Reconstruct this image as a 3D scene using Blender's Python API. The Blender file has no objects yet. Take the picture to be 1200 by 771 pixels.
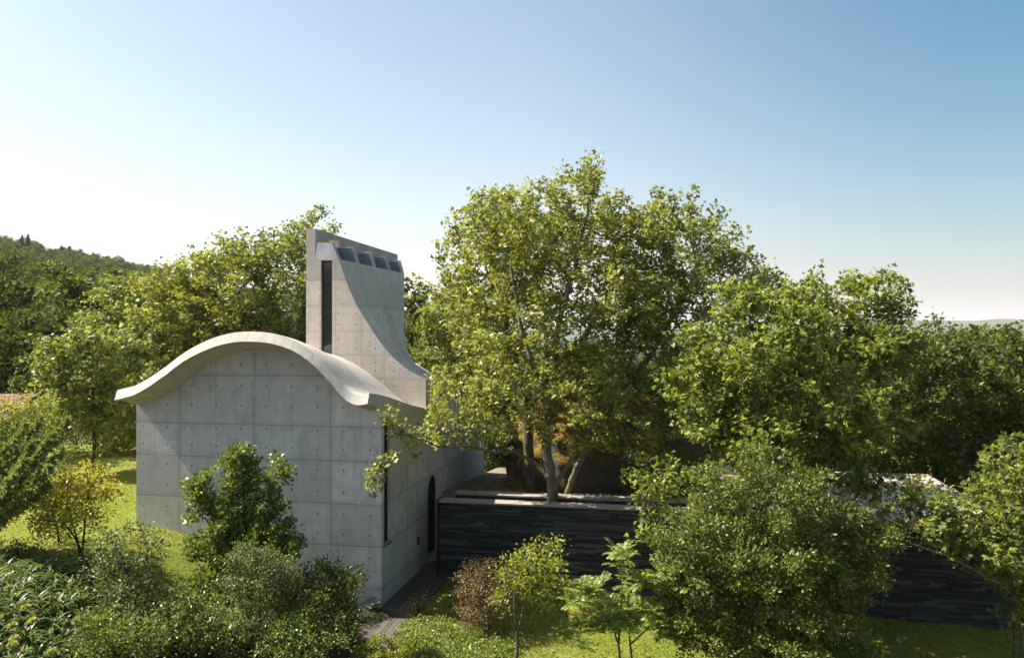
import bpy, bmesh, math, random
import numpy as np
from mathutils import Vector, Matrix
from mathutils.geometry import tessellate_polygon

RNG = np.random.default_rng(7)
random.seed(7)
R = math.radians
scene = bpy.context.scene
COL = scene.collection

# ------------------------------------------------------------------ frame of the place
HC, F = 8.25, 950.0                     # camera height, focal length in photo pixels
C1 = np.array([-3.865, 24.0, 0.0])      # near corner of the chapel
AX = np.array([0.9823, -0.1872, 0.0])   # along the chapel front, to the right
AY = np.array([0.1872, 0.9823, 0.0])    # into the depth
ROT = math.atan2(AX[1], AX[0])


def P(px, py, Y):
    return np.array([(px - 600) / F * Y, Y, HC - (py - 385.5) / F * Y])


def W(lx, ly, z):
    return C1 + AX * lx + AY * ly + np.array([0, 0, z])


def L(p):
    d = np.asarray(p) - C1
    return np.array([d @ AX, d @ AY, d[2]])


def on_ly(px, py, ly):
    """where the sight line meets the plane local-y = ly -> (lx, z)"""
    d = np.array([(px - 600) / F, 1.0, -(py - 385.5) / F])
    o = np.array([0, 0, HC]) - C1
    t = (ly - o @ AY) / (d @ AY)
    p = o + d * t
    return p @ AX, p[2]


def on_lx(px, py, lx):
    d = np.array([(px - 600) / F, 1.0, -(py - 385.5) / F])
    o = np.array([0, 0, HC]) - C1
    t = (lx - o @ AX) / (d @ AX)
    p = o + d * t
    return p @ AY, p[2]


def sstep(a, b, x):
    t = np.clip((np.asarray(x, float) - a) / (b - a), 0, 1)
    return t * t * (3 - 2 * t)


def ground_z(X, Y):
    X = np.asarray(X, float); Y = np.asarray(Y, float)
    lx = (X - C1[0]) * AX[0] + (Y - C1[1]) * AX[1]
    ly = (X - C1[0]) * AY[0] + (Y - C1[1]) * AY[1]
    near = 2.05 * (1 - sstep(-7.6, -0.9, lx)) + 0.03 * np.clip(-8 - lx, 0, 40)
    near = near - 0.035 * np.clip(lx - 2, 0, 20)
    # behind the garden wall the ground is banked up
    up = sstep(3.6, 4.4, ly) * sstep(0.6, 1.2, lx) * (1 - sstep(9.5, 11, lx))
    near = near * (1 - up) + 1.35 * up
    near = near + 0.035 * np.sin(X * .9 + 1) * np.cos(Y * .7)
    far = np.clip(-0.155 * X + 1.1e-4 * np.clip(-X, 0, 600) ** 2 - 4, -70, 62)
    k = sstep(46, 75, np.hypot(X + 2, Y))
    back = sstep(12, -60, Y)
    return near * (1 - k) + far * k - 6 * back * k


# ------------------------------------------------------------------ mesh helpers
def np_mesh(name, verts, quads=None, tris=None, smooth=False):
    me = bpy.data.meshes.new(name)
    verts = np.asarray(verts, np.float32).reshape(-1, 3)
    nq = 0 if quads is None else len(quads)
    nt = 0 if tris is None else len(tris)
    me.vertices.add(len(verts)); me.vertices.foreach_set('co', verts.ravel())
    idx = []
    if nq: idx.append(np.asarray(quads, np.int32).ravel())
    if nt: idx.append(np.asarray(tris, np.int32).ravel())
    idx = np.concatenate(idx)
    me.loops.add(len(idx)); me.loops.foreach_set('vertex_index', idx)
    starts = np.concatenate([np.arange(nq) * 4, nq * 4 + np.arange(nt) * 3]).astype(np.int32)
    me.polygons.add(nq + nt); me.polygons.foreach_set('loop_start', starts)
    if smooth: me.polygons.foreach_set('use_smooth', np.ones(nq + nt, bool))
    me.update(calc_edges=True); me.validate()
    return me


def link(name, me, mat=None, parent=None, loc=None):
    o = bpy.data.objects.new(name, me)
    COL.objects.link(o)
    if mat is not None and me is not None:
        me.materials.append(mat)
    if parent is not None: o.parent = parent
    if loc is not None: o.location = [float(v) for v in loc]
    return o


def tag(o, label=None, cat=None, group=None, kind=None):
    if label: o['label'] = label
    if cat: o['category'] = cat
    if group: o['group'] = group
    if kind: o['kind'] = kind
    return o


def thing(name, label, cat, loc, rot=0.0, group=None):
    o = bpy.data.objects.new(name, None); COL.objects.link(o)
    o.empty_display_size = .2
    o.location = [float(v) for v in loc]; o.rotation_euler = (0, 0, rot)
    return tag(o, label, cat, group)


def dup(root, loc, rot, scl, label=None):
    r = root.copy(); COL.objects.link(r)
    r.location = [float(v) for v in loc]; r.rotation_euler = (0, 0, rot); r.scale = (scl, scl, scl)
    if label: r['label'] = label
    for ch in list(root.children):
        c = ch.copy(); COL.objects.link(c); c.parent = r
        for g in list(ch.children):
            e = g.copy(); COL.objects.link(e); e.parent = c
    return r


class MB:
    """collects boxes, prisms and grids, then becomes one mesh"""
    def __init__(s): s.v = []; s.f = []

    def add(s, vs, fs):
        n = len(s.v); s.v += [tuple(map(float, v)) for v in vs]; s.f += [tuple(n + i for i in f) for f in fs]

    def box(s, x0, x1, y0, y1, z0, z1):
        s.add([(x0, y0, z0), (x1, y0, z0), (x1, y1, z0), (x0, y1, z0), (x0, y0, z1), (x1, y0, z1), (x1, y1, z1), (x0, y1, z1)],
              [(3, 2, 1, 0), (4, 5, 6, 7), (0, 1, 5, 4), (1, 2, 6, 5), (2, 3, 7, 6), (3, 0, 4, 7)])

    def prism(s, loops, put, d0, d1):
        """loops: outer + holes in 2D; put(a, b, d) -> 3D"""
        ring = [p for lp in loops for p in lp]
        tri = tessellate_polygon([[Vector((p[0], p[1], 0)) for p in lp] for lp in loops])
        n = len(ring)
        vs = [put(a, b, d0) for a, b in ring] + [put(a, b, d1) for a, b in ring]
        fs = [tuple(t) for t in tri] + [tuple(n + i for i in reversed(t)) for t in tri]
        k = 0
        for lp in loops:
            m = len(lp)
            fs += [(k + i, k + (i + 1) % m, n + k + (i + 1) % m, n + k + i) for i in range(m)]
            k += m
        s.add(vs, fs)

    def build(s, name, mat, parent=None, bevel=0, smooth=False, loc=None):
        me = bpy.data.meshes.new(name)
        me.from_pydata(s.v, [], s.f); me.update()
        bm = bmesh.new(); bm.from_mesh(me)
        bmesh.ops.recalc_face_normals(bm, faces=bm.faces)
        bm.to_mesh(me); bm.free()
        if smooth:
            for p in me.polygons: p.use_smooth = True
        o = link(name, me, mat, parent, loc)
        if bevel:
            b = o.modifiers.new('bevel', 'BEVEL'); b.width = bevel; b.segments = 2; b.limit_method = 'ANGLE'
        return o


# ------------------------------------------------------------------ materials
class NT:
    def __init__(s, name):
        s.m = bpy.data.materials.new(name); s.m.use_nodes = True
        s.t = s.m.node_tree; s.t.nodes.clear()
        s.out = s.n('ShaderNodeOutputMaterial')

    def n(s, typ, **kw):
        nd = s.t.nodes.new(typ)
        for k, v in kw.items(): setattr(nd, k, v)
        return nd

    def l(s, a, b): s.t.links.new(a, b)

    def math(s, op, a, b=None, clamp=False):
        nd = s.n('ShaderNodeMath', operation=op); nd.use_clamp = clamp
        for i, v in enumerate((a, b)):
            if v is None: continue
            if isinstance(v, (int, float)): nd.inputs[i].default_value = v
            else: s.l(v, nd.inputs[i])
        return nd.outputs[0]

    def noise(s, vec, scale, detail=4, rough=.55, dist=0.0):
        nd = s.n('ShaderNodeTexNoise'); nd.inputs['Scale'].default_value = scale
        nd.inputs['Detail'].default_value = detail; nd.inputs['Roughness'].default_value = rough
        nd.inputs['Distortion'].default_value = dist
        if vec is not None: s.l(vec, nd.inputs['Vector'])
        return nd.outputs['Fac']

    def scale(s, vec, sc):
        nd = s.n('ShaderNodeMapping'); nd.inputs['Scale'].default_value = sc
        s.l(vec, nd.inputs['Vector']); return nd.outputs[0]

    def ramp(s, fac, stops, interp='LINEAR'):
        nd = s.n('ShaderNodeValToRGB'); cr = nd.color_ramp; cr.interpolation = interp
        while len(cr.elements) < len(stops): cr.elements.new(.5)
        for e, (p, c) in zip(cr.elements, stops):
            e.position = p; e.color = (*c, 1) if len(c) == 3 else c
        s.l(fac, nd.inputs[0]); return nd.outputs[0]

    def mix(s, fac, a, b, mode='MIX'):
        nd = s.n('ShaderNodeMix', data_type='RGBA', blend_type=mode)
        for sock, v in ((nd.inputs[0], fac), (nd.inputs[6], a), (nd.inputs[7], b)):
            if isinstance(v, (int, float)): sock.default_value = v
            elif isinstance(v, tuple): sock.default_value = (*v, 1)
            else: s.l(v, sock)
        return nd.outputs[2]

    def principled(s, color, rough=.8, spec=.3, bump=None, bstr=.3, bdist=.02, metal=0):
        p = s.n('ShaderNodeBsdfPrincipled')
        if isinstance(color, tuple): p.inputs['Base Color'].default_value = (*color, 1)
        else: s.l(color, p.inputs['Base Color'])
        if isinstance(rough, (int, float)): p.inputs['Roughness'].default_value = rough
        else: s.l(rough, p.inputs['Roughness'])
        p.inputs['Specular IOR Level'].default_value = spec
        p.inputs['Metallic'].default_value = metal
        if bump is not None:
            b = s.n('ShaderNodeBump'); b.inputs['Strength'].default_value = bstr; b.inputs['Distance'].default_value = bdist
            s.l(bump, b.inputs['Height']); s.l(b.outputs[0], p.inputs['Normal'])
        s.l(p.outputs[0], s.out.inputs[0])
        return p


def leaf_mat(name, c_dark, c_mid, c_light, accent=None, trans=.42, rough=.45, spec=.4, acc_share=.08, tgain=1.5, vary=False):
    t = NT(name)
    c_dark = tuple(x * 1.1 for x in c_dark); c_mid = tuple(x * 1.35 for x in c_mid); c_light = tuple(x * 1.4 for x in c_light)
    g = t.n('ShaderNodeNewGeometry'); tc = t.n('ShaderNodeTexCoord')
    stops = [(0.0, c_dark), (.45, c_mid), (1 - acc_share - .01 if accent else 1.0, c_light)]
    if accent: stops += [(1 - acc_share, accent)]
    c = t.ramp(g.outputs['Random Per Island'], stops)
    oi = t.n('ShaderNodeObjectInfo'); vv = t.math('ADD', .72, t.math('MULTIPLY', oi.outputs['Random'], .5))
    vm = t.n('ShaderNodeCombineXYZ'); [t.l(vv, vm.inputs[q]) for q in range(3)]
    if vary: c = t.mix(1.0, c, vm.outputs[0], 'MULTIPLY')
    nz = t.noise(tc.outputs['Object'], .55, 2)
    c = t.mix(t.math('MULTIPLY', t.math('SUBTRACT', nz, .42, True), 1.6, True), c, t.mix(.5, c, c_light))
    pr = t.principled(c, rough, spec)
    tr = t.n('ShaderNodeBsdfTranslucent')
    t.l(t.mix(1.0, c, (1.08 * tgain, 1.13 * tgain, .5 * tgain), 'MULTIPLY'), tr.inputs[0])
    mx = t.n('ShaderNodeMixShader'); mx.inputs[0].default_value = trans
    t.l(pr.outputs[0], mx.inputs[1]); t.l(tr.outputs[0], mx.inputs[2]); t.l(mx.outputs[0], t.out.inputs[0])
    return t.m


def bark_mat(name, c0, c1, c2, sc=6):
    t = NT(name); tc = t.n('ShaderNodeTexCoord')
    v = t.scale(tc.outputs['Object'], (1, 1, .35))
    n1 = t.noise(v, sc, 5, .6); n2 = t.noise(tc.outputs['Object'], sc * .5, 3)
    c = t.ramp(n1, [(.3, c0), (.55, c1), (.75, c2)])
    c = t.mix(t.math('MULTIPLY', t.math('SUBTRACT', n2, .5, True), 2.5, True), c, (.12, .12, .05))
    t.principled(c, .9, .15, n1, .5, .02)
    return t.m


def concrete_mat(name, hs=(), vs=(), ties=(), tie_u=(0.833, 0.354), axis='XZ', base=(.50, .495, .49), dark=.8, warm=0.0, pour=None, boards=0.0):
    """board-cast concrete: panel joints at hs / vs, tie holes at rows `ties`"""
    t = NT(name); tc = t.n('ShaderNodeTexCoord'); co = tc.outputs['Object']
    sp = t.n('ShaderNodeSeparateXYZ'); t.l(co, sp.inputs[0])
    U = sp.outputs['X'] if axis[0] == 'X' else sp.outputs['Y']; Z = sp.outputs['Z']
    big = t.noise(co, .55, 5, .62); mid = t.noise(co, 2.6, 6, .6)
    streak = t.noise(t.scale(co, (8.5, 8.5, .3)), 1.0, 6, .68)
    fine = t.noise(co, 40, 4, .6)
    wob = t.math('MULTIPLY', t.math('SUBTRACT', t.noise(co, 1.1, 2), .5), .025)
    a = tuple(x * .55 for x in base); b = base; c_ = tuple(min(1, x * 1.3) for x in base)
    col = t.ramp(big, [(.25, a), (.5, b), (.75, c_)])
    col = t.mix(.55, col, t.ramp(mid, [(.3, a), (.5, b), (.72, c_)]))
    col = t.mix(t.math('MULTIPLY', t.math('SUBTRACT', streak, .52, True), 2.0, True), col, tuple(x * .6 for x in base))
    col = t.mix(t.math('MULTIPLY', t.math('SUBTRACT', fine, .55, True), 1.2, True), col, tuple(x * .5 for x in base))
    drip = t.noise(t.scale(co, (3.1, 3.1, .16)), 2.2, 5, .7)
    col = t.mix(t.math('MULTIPLY', t.math('SUBTRACT', drip, .56, True), 3.5, True), col, tuple(x * .5 for x in base))
    pale_ = t.noise(t.scale(co, (1.2, 1.2, .8)), 1.7, 6, .7)
    col = t.mix(t.math('MULTIPLY', t.math('SUBTRACT', pale_, .58, True), 2.6, True), col, tuple(min(1, x * 1.5) for x in base))
    if pour is not None:
        above = t.math('GREATER_THAN', Z, pour)
        col = t.mix(t.math('MULTIPLY', above, .55), col, (.25, .25, .25))
    if warm:
        col = t.mix(warm, col, (.46, .41, .35))
    # every panel a slightly different tone
    line = None
    def addl(x):
        nonlocal line
        line = x if line is None else t.math('MAXIMUM', line, x)
    idx = None
    for S, vals in ((Z, hs), (U, vs)):
        for v in vals:
            d = t.math('ABSOLUTE', t.math('ADD', t.math('SUBTRACT', S, v), wob))
            addl(t.math('SUBTRACT', 1.0, t.math('DIVIDE', d, .022), True))
            addl(t.math('MULTIPLY', t.math('SUBTRACT', 1.0, t.math('DIVIDE', d, .16), True), t.math('MULTIPLY', mid, .45)))
            st = t.math('GREATER_THAN', S, v)
            st = t.math('MULTIPLY', st, 1.37 + .61 * v)
            idx = st if idx is None else t.math('ADD', idx, st)
    if idx is not None:
        wn = t.n('ShaderNodeTexWhiteNoise', noise_dimensions='1D'); t.l(idx, wn.inputs['W'])
        col = t.mix(t.math('MULTIPLY', wn.outputs['Value'], .5), col, tuple(x * .66 for x in base))
        col = t.mix(t.math('MULTIPLY', line, dark), col, tuple(x * .3 for x in base))
    hole = None
    if ties:
        du = t.math('SUBTRACT', t.math('MODULO', t.math('ADD', U, 83.3 - tie_u[1] + tie_u[0] / 2), tie_u[0]), tie_u[0] / 2)
        for v in ties:
            dz = t.math('SUBTRACT', Z, v)
            d = t.math('SQRT', t.math('ADD', t.math('MULTIPLY', du, du), t.math('MULTIPLY', dz, dz)))
            h = t.math('SUBTRACT', 1.0, t.math('DIVIDE', t.math('SUBTRACT', d, .016, True), .026), True)
            hole = h if hole is None else t.math('MAXIMUM', hole, h)
        col = t.mix(t.math('MULTIPLY', hole, t.math('ADD', .3, t.math('MULTIPLY', big, .8)), True), col, (.035, .035, .035))
    hgt = t.math('MULTIPLY', fine, .25)
    hgt = t.math('ADD', hgt, t.math('MULTIPLY', mid, .5))
    if line is not None: hgt = t.math('SUBTRACT', hgt, line)
    if hole is not None: hgt = t.math('SUBTRACT', hgt, t.math('MULTIPLY', hole, 2))
    if boards:
        w = t.n('ShaderNodeTexWave', wave_type='BANDS', bands_direction='X'); w.inputs['Scale'].default_value = boards
        w.inputs['Distortion'].default_value = .6; w.inputs['Detail'].default_value = 2
        t.l(co, w.inputs['Vector'])
        gap = t.math('LESS_THAN', w.outputs['Fac'], .08)
        col = t.mix(t.math('MULTIPLY', gap, .16), col, tuple(x * .4 for x in base))
    t.principled(col, .85, .25, hgt, .35, .012)
    return t.m


def slate_mat(name, c0, c1):
    t = NT(name); g = t.n('ShaderNodeNewGeometry'); tc = t.n('ShaderNodeTexCoord')
    n = t.noise(t.scale(tc.outputs['Object'], (1, 1, 5)), 4, 5, .65)
    c = t.ramp(g.outputs['Random Per Island'], [(0, c0), (.6, c1), (1, tuple(x * 2.4 for x in c1))])
    c = t.mix(t.math('MULTIPLY', n, .5), c, tuple(x * .5 for x in c0))
    t.principled(c, .75, .3, n, .6, .02)
    return t.m


def plain_mat(name, c, rough=.5, spec=.4, var=.25, sc=5, metal=0):
    t = NT(name); tc = t.n('ShaderNodeTexCoord')
    n = t.noise(tc.outputs['Object'], sc, 4)
    col = t.ramp(n, [(.3, tuple(x * (1 - var) for x in c)), (.7, tuple(min(1, x * (1 + var)) for x in c))])
    t.principled(col, rough, spec, n, .15, .01, metal)
    return t.m


# seams measured on the front wall
HS = [6.83, 5.33, 4.31, 3.03, 1.79, .55]
VS = [-1.59, -4.09, -6.59]
TZ = [7.75, 7.16, 6.51, 5.9, 5.19, 4.65, 4.02, 3.38, 2.70, 2.12, 1.45, .9]
M = {}
M['wall'] = concrete_mat('cast_concrete', HS, VS, TZ, (.833, -.354))
M['wall_side'] = concrete_mat('cast_concrete_side', HS, (2.4, 4.9, 7.4, 9.9, 12.4), TZ, (.833, .3), axis='YZ', base=(.52, .495, .465))
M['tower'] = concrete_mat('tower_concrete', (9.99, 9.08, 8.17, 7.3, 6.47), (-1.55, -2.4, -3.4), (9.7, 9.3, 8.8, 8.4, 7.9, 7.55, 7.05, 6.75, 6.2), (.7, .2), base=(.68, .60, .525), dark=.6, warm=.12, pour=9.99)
M['roof'] = concrete_mat('roof_concrete', base=(.46, .44, .405), warm=.25, boards=1.1)
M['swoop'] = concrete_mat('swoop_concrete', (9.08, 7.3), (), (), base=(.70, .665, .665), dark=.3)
M['slab'] = concrete_mat('pavilion_concrete', (), (), (), base=(.42, .37, .31), warm=.15, boards=.6)
M['fin'] = concrete_mat('fin_concrete', base=(.48, .50, .53))
M['slate'] = slate_mat('dark_slate', (.012, .013, .016), (.042, .043, .046))
M['coping'] = concrete_mat('coping_stone', base=(.26, .23, .195))
M['frame'] = plain_mat('dark_brown_metal', (.022, .014, .011), .45)
M['door'] = plain_mat('dark_door_wood', (.016, .011, .01), .5)
t = NT('window_glass'); pr = t.principled((.02, .025, .022), .06, .7); M['glass'] = t.m

t = NT('fin_shade_glass'); pr = t.principled((.17, .19, .22), .3, .5); M['glass_fin_shade'] = t.m  # glazing tone with the openings' deep shade put into the colour
M['leaf_plane'] = leaf_mat('plane_leaves', (.036, .045, .011), (.106, .122, .025), (.182, .196, .054), (.22, .17, .03), acc_share=.04, trans=.36, rough=.48, spec=.4)
M['leaf_plane_b'] = leaf_mat('plane_leaves_yellow', (.042, .048, .011), (.132, .143, .026), (.215, .22, .056), (.27, .19, .03), acc_share=.05, trans=.36, rough=.48, spec=.4)
M['leaf_maple'] = leaf_mat('maple_leaves', (.036, .050, .011), (.090, .108, .022), (.165, .18, .048), (.19, .17, .035), acc_share=.03, trans=.44, rough=.5, spec=.3, tgain=1.75)
M['leaf_dark'] = leaf_mat('dark_leaves', (.022, .032, .009), (.046, .060, .013), (.105, .118, .026), (.15, .13, .03), trans=.33, acc_share=.05, rough=.6, spec=.2)
M['leaf_gloss'] = leaf_mat('glossy_leaves', (.030, .044, .010), (.066, .086, .017), (.135, .152, .034), trans=.33, rough=.48, spec=.3)
M['leaf_camellia'] = leaf_mat('camellia_leaves', (.034, .052, .011), (.076, .106, .02), (.15, .175, .038), trans=.3, rough=.42, spec=.4)
M['leaf_grey'] = leaf_mat('grey_green_leaves', (.032, .044, .013), (.062, .080, .022), (.118, .136, .042), trans=.3, rough=.5, spec=.35)
M['leaf_yellow'] = leaf_mat('yellow_leaves', (.11, .11, .012), (.22, .20, .022), (.33, .29, .045), (.30, .19, .03), acc_share=.1)
M['leaf_lime'] = leaf_mat('lime_leaves', (.07, .09, .012), (.13, .15, .02), (.20, .205, .03), (.24, .17, .03), acc_share=.05)
M['leaf_brown'] = leaf_mat('bronze_leaves', (.075, .050, .025), (.15, .10, .05), (.20, .16, .07), (.24, .10, .06), trans=.3, acc_share=.15)
M['leaf_sumac'] = leaf_mat('compound_leaves', (.07, .105, .02), (.12, .165, .032), (.19, .225, .05), trans=.4)
M['leaf_strap'] = leaf_mat('strap_leaves', (.030, .050, .010), (.055, .082, .016), (.11, .135, .028), trans=.25, rough=.42, spec=.4)
M['leaf_fern'] = leaf_mat('fern_fronds', (.014, .028, .012), (.022, .042, .016), (.04, .06, .02), trans=.25)
M['leaf_juniper'] = leaf_mat('juniper_sprays', (.07, .095, .03), (.14, .17, .055), (.24, .26, .09), trans=.2, rough=.6, spec=.2)
M['leaf_hill'] = leaf_mat('hill_leaves', (.018, .030, .008), (.040, .056, .012), (.095, .11, .022), trans=.25, rough=.7, spec=.1, vary=True)
M['leaf_hill_dark'] = leaf_mat('hill_conifer', (.014, .022, .010), (.024, .034, .014), (.04, .05, .02), trans=.1, rough=.8, spec=.1)
M['leaf_cover'] = leaf_mat('cover_leaves', (.055, .080, .014), (.10, .132, .024), (.17, .19, .04), (.22, .19, .05), trans=.35)
M['head'] = leaf_mat('seed_heads', (.16, .17, .05), (.24, .24, .08), (.32, .31, .13), trans=.3)
M['bark_pale'] = bark_mat('pale_bark', (.075, .066, .045), (.15, .135, .10), (.24, .22, .165))
M['bark'] = bark_mat('brown_bark', (.045, .035, .025), (.09, .072, .05), (.14, .12, .09))
M['bark_dark'] = bark_mat('dark_bark', (.02, .016, .012), (.038, .03, .022), (.06, .05, .035))


# ------------------------------------------------------------------ plants
def leaves_mesh(name, base, tdir, nrm, Ln, Wd, shape='rhomb', fold=.12):
    """one mesh of leaves. base, tdir, nrm: (N,3); Ln, Wd: (N,)"""
    N = len(base)
    tdir = tdir / np.linalg.norm(tdir, axis=1, keepdims=True)
    sd = np.cross(nrm, tdir); sd /= np.linalg.norm(sd, axis=1, keepdims=True) + 1e-9
    n2 = np.cross(tdir, sd)
    Ln = Ln[:, None]; Wd = Wd[:, None]
    if shape == 'rhomb':
        v = np.stack([base, base + tdir * Ln * .5 + sd * Wd * .5 + n2 * Ln * fold,
                      base + tdir * Ln, base + tdir * Ln * .5 - sd * Wd * .5 + n2 * Ln * fold], 1)
        q = np.arange(N)[:, None] * 4 + np.array([0, 1, 2, 3])
        return np_mesh(name, v, quads=q)
    # three lobes sharing the stalk point
    vs = [base]
    for a, k in ((-.95, .82), (0, 1.0), (.95, .82)):
        d = tdir * math.cos(a) + sd * math.sin(a); s = np.cross(n2, d)
        dz = -n2 * abs(a) * .12 * Ln
        vs += [base + d * Ln * k * .5 + s * Wd * .30 + dz * .3, base + d * Ln * k + dz, base + d * Ln * k * .5 - s * Wd * .30 + dz * .3]
    v = np.stack(vs, 1)
    q = (np.arange(N)[:, None] * 10)[:, :, None] + np.array([[0, 1, 2, 3], [0, 4, 5, 6], [0, 7, 8, 9]])[None]
    return np_mesh(name, v, quads=q.reshape(-1, 4))


def tubes_mesh(name, A, B, ra, rb, sides=6):
    """frustums from A to B"""
    N = len(A)
    d = B - A; ln = np.linalg.norm(d, axis=1, keepdims=True) + 1e-9; d = d / ln
    A = A - d * np.minimum(ra, .1)[:, None] * .4; B = B + d * np.minimum(rb, .1)[:, None] * .4
    ref = np.where(np.abs(d[:, 2:3]) < .9, np.array([[0, 0, 1.]]), np.array([[1., 0, 0]]))
    s = np.cross(d, ref); s /= np.linalg.norm(s, axis=1, keepdims=True); u = np.cross(s, d)
    ang = np.arange(sides) / sides * 2 * math.pi
    ring = s[:, None] * np.cos(ang)[None, :, None] + u[:, None] * np.sin(ang)[None, :, None]
    v = np.concatenate([A[:, None] + ring * ra[:, None, None], B[:, None] + ring * rb[:, None, None]], 1)
    i = np.arange(sides); j = (i + 1) % sides
    q = (np.arange(N) * 2 * sides)[:, None, None] + np.stack([i, j, j + sides, i + sides], 1)[None]
    return np_mesh(name, v, quads=q.reshape(-1, 4), smooth=True)


def resample(pts, step):
    pts = np.asarray(pts, float); out = [pts[0]]
    for a, b in zip(pts[:-1], pts[1:]):
        n = max(1, int(np.linalg.norm(b - a) / step))
        for k in range(1, n + 1): out.append(a + (b - a) * k / n)
    return np.array(out)


def grow(stems, attr, step, kill, iters=160, wob=.25, rng=RNG):
    """space colonisation: stems = list of (polyline, parent_node or -1 / 'nearest')"""
    nodes = []; par = []
    for pl in stems:
        pl = resample(pl, step)
        start = 0
        if nodes:
            dd = np.linalg.norm(np.array(nodes) - pl[0], axis=1); j = int(dd.argmin()); start = 1
            last = j if dd[j] < step * 1.5 else -1
            if last == -1: start = 0
        else: last = -1
        for k, p in enumerate(pl[start:]):
            jit = rng.normal(0, step * .06, 3) if k else 0
            nodes.append(p + jit); par.append(last); last = len(nodes) - 1
    n0 = len(nodes)
    nodes = np.array(nodes)
    D = np.linalg.norm(attr[:, None] - nodes[None], axis=2)
    near = D.argmin(1); nd = D.min(1)
    alive = np.ones(len(attr), bool)
    tried = {}
    for it in range(iters):
        alive &= nd > kill
        if not alive.any(): break
        idx = near[alive]; v = attr[alive] - nodes[idx]; v /= np.linalg.norm(v, axis=1, keepdims=True)
        uq, inv = np.unique(idx, return_inverse=True)
        acc = np.zeros((len(uq), 3)); np.add.at(acc, inv, v)
        acc += rng.normal(0, wob, acc.shape)
        acc /= np.linalg.norm(acc, axis=1, keepdims=True) + 1e-9
        keep = np.array([tried.get(int(k), 0) < 4 for k in uq])
        if not keep.any(): break
        for k in uq[keep]: tried[int(k)] = tried.get(int(k), 0) + 1
        new = nodes[uq[keep]] + acc[keep] * step
        m = len(nodes)
        nodes = np.concatenate([nodes, new]); par += [int(k) for k in uq[keep]]
        Dn = np.linalg.norm(attr[:, None] - new[None], axis=2)
        jn = Dn.argmin(1); dn = Dn.min(1)
        b = dn < nd; near = np.where(b, m + jn, near); nd = np.where(b, dn, nd)
    return nodes, np.array(par), n0


def crown_points(ells, nclump, per, cr, rng, shell=.45):
    """clump centres inside the crown's ellipsoids, points scattered round each"""
    vol = np.array([e[1][0] * e[1][1] * e[1][2] for e in ells]) ** .75; vol /= vol.sum()
    pick = rng.choice(len(ells), nclump, p=vol)
    C = np.array([ells[k][0] for k in pick]); Rr = np.array([ells[k][1] for k in pick])
    d = rng.normal(size=(nclump, 3)); d /= np.linalg.norm(d, axis=1, keepdims=True)
    r = shell + (1 - shell) * rng.random(nclump) ** .6
    cen = C + d * Rr * r[:, None] * (0.80 + .36 * rng.random((nclump, 1)))
    pts = (cen[:, None] + rng.normal(0, cr, (nclump, per, 3)) * np.array([1, 1, .75])).reshape(-1, 3)
    return pts


def E(px, py, rx, ry, Y, dep):
    return (P(px, py, Y), np.array([rx / F * Y, dep, ry / F * Y]))


def tree(name, label, cat, base, stems, ells, leafm, barkm, nleaf, leaf=.15, aspect=.75, shape='rhomb', nclump=120, per=7, cr=.4,
         step=.28, kill=.38, trunk_r=.16, spread=.22, group=None, seed=0, upright=.0, twig=.006, thr=.03, droop=.15, shell=.45,
         trunk_name='trunk', crown_name='crown'):
    rng = np.random.default_rng(1000 + seed)
    base = np.asarray(base, float)
    attr = crown_points(ells, nclump, per, cr, rng, shell)
    nodes, par, n0 = grow(stems, attr, step, kill, rng=rng)
    n = len(nodes)
    # pipe-model radii
    w = np.zeros(n); kids = np.zeros(n, int)
    for i in range(n - 1, -1, -1):
        if kids[i] == 0: w[i] = 1
        if par[i] >= 0: w[par[i]] += w[i]; kids[par[i]] += 1
    # children always come after parents except for stems joined later; two passes settle it
    rad = twig * np.maximum(w, 1) ** .46
    rad *= 1.0
    sc = trunk_r / max(rad.max(), 1e-6)
    rad = np.where(rad > twig * 1.5, rad * (1 + (sc - 1) * np.clip((rad - twig * 1.5) / (rad.max() - twig * 1.5 + 1e-9), 0, 1) ** .6), rad)
    root = thing(name, label, cat, base, 0, group)
    e = np.where(par >= 0)[0]
    A = nodes[par[e]]; B = nodes[e]; ra = np.minimum(rad[par[e]], rad[e] * 1.25 + .002); rb = rad[e]
    # flare at the foot
    foot = np.clip(1 - (A[:, 2] - base[2]) / .5, 0, 1); ra = ra * (1 + .5 * foot * (rad[par[e]] > trunk_r * .6))
    me = tubes_mesh(trunk_name, A - base, B - base, ra, rb, 7 if trunk_r > .08 else 5)
    link(trunk_name, me, barkm, root)
    # leaves on the thin wood
    tips = np.where((w <= 3.5) & (np.arange(n) >= n0))[0]
    if len(tips) == 0: tips = np.arange(n)
    pick = rng.choice(tips, nleaf)
    pc = np.where(par[pick] >= 0, par[pick], pick)
    f = rng.random((nleaf, 1))
    pos = nodes[pick] * f + nodes[pc] * (1 - f)
    off = rng.normal(0, spread, (nleaf, 3)); off[:, 2] *= .8
    pos = pos + off
    gdir = nodes[pick] - nodes[pc]; gdir /= np.linalg.norm(gdir, axis=1, keepdims=True) + 1e-6
    td = off / (np.linalg.norm(off, axis=1, keepdims=True) + 1e-6) * .8 + gdir * .5 + rng.normal(0, .5, (nleaf, 3)) + np.array([0, 0, upright - droop])
    nr = np.array([0, 0, .75]) + rng.normal(0, .55, (nleaf, 3)) + off / (np.linalg.norm(off, axis=1, keepdims=True) + 1e-6) * .35
    Ln = leaf * rng.uniform(.65, 1.25, nleaf)
    me = leaves_mesh(crown_name, pos - base, td, nr, Ln, Ln * aspect, shape)
    link(crown_name, me, leafm, root)
    return root


def gp(px, Y, dz=0.0):
    X = (px - 600) / F * Y
    return np.array([X, Y, float(ground_z(X, Y)) + dz])


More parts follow.
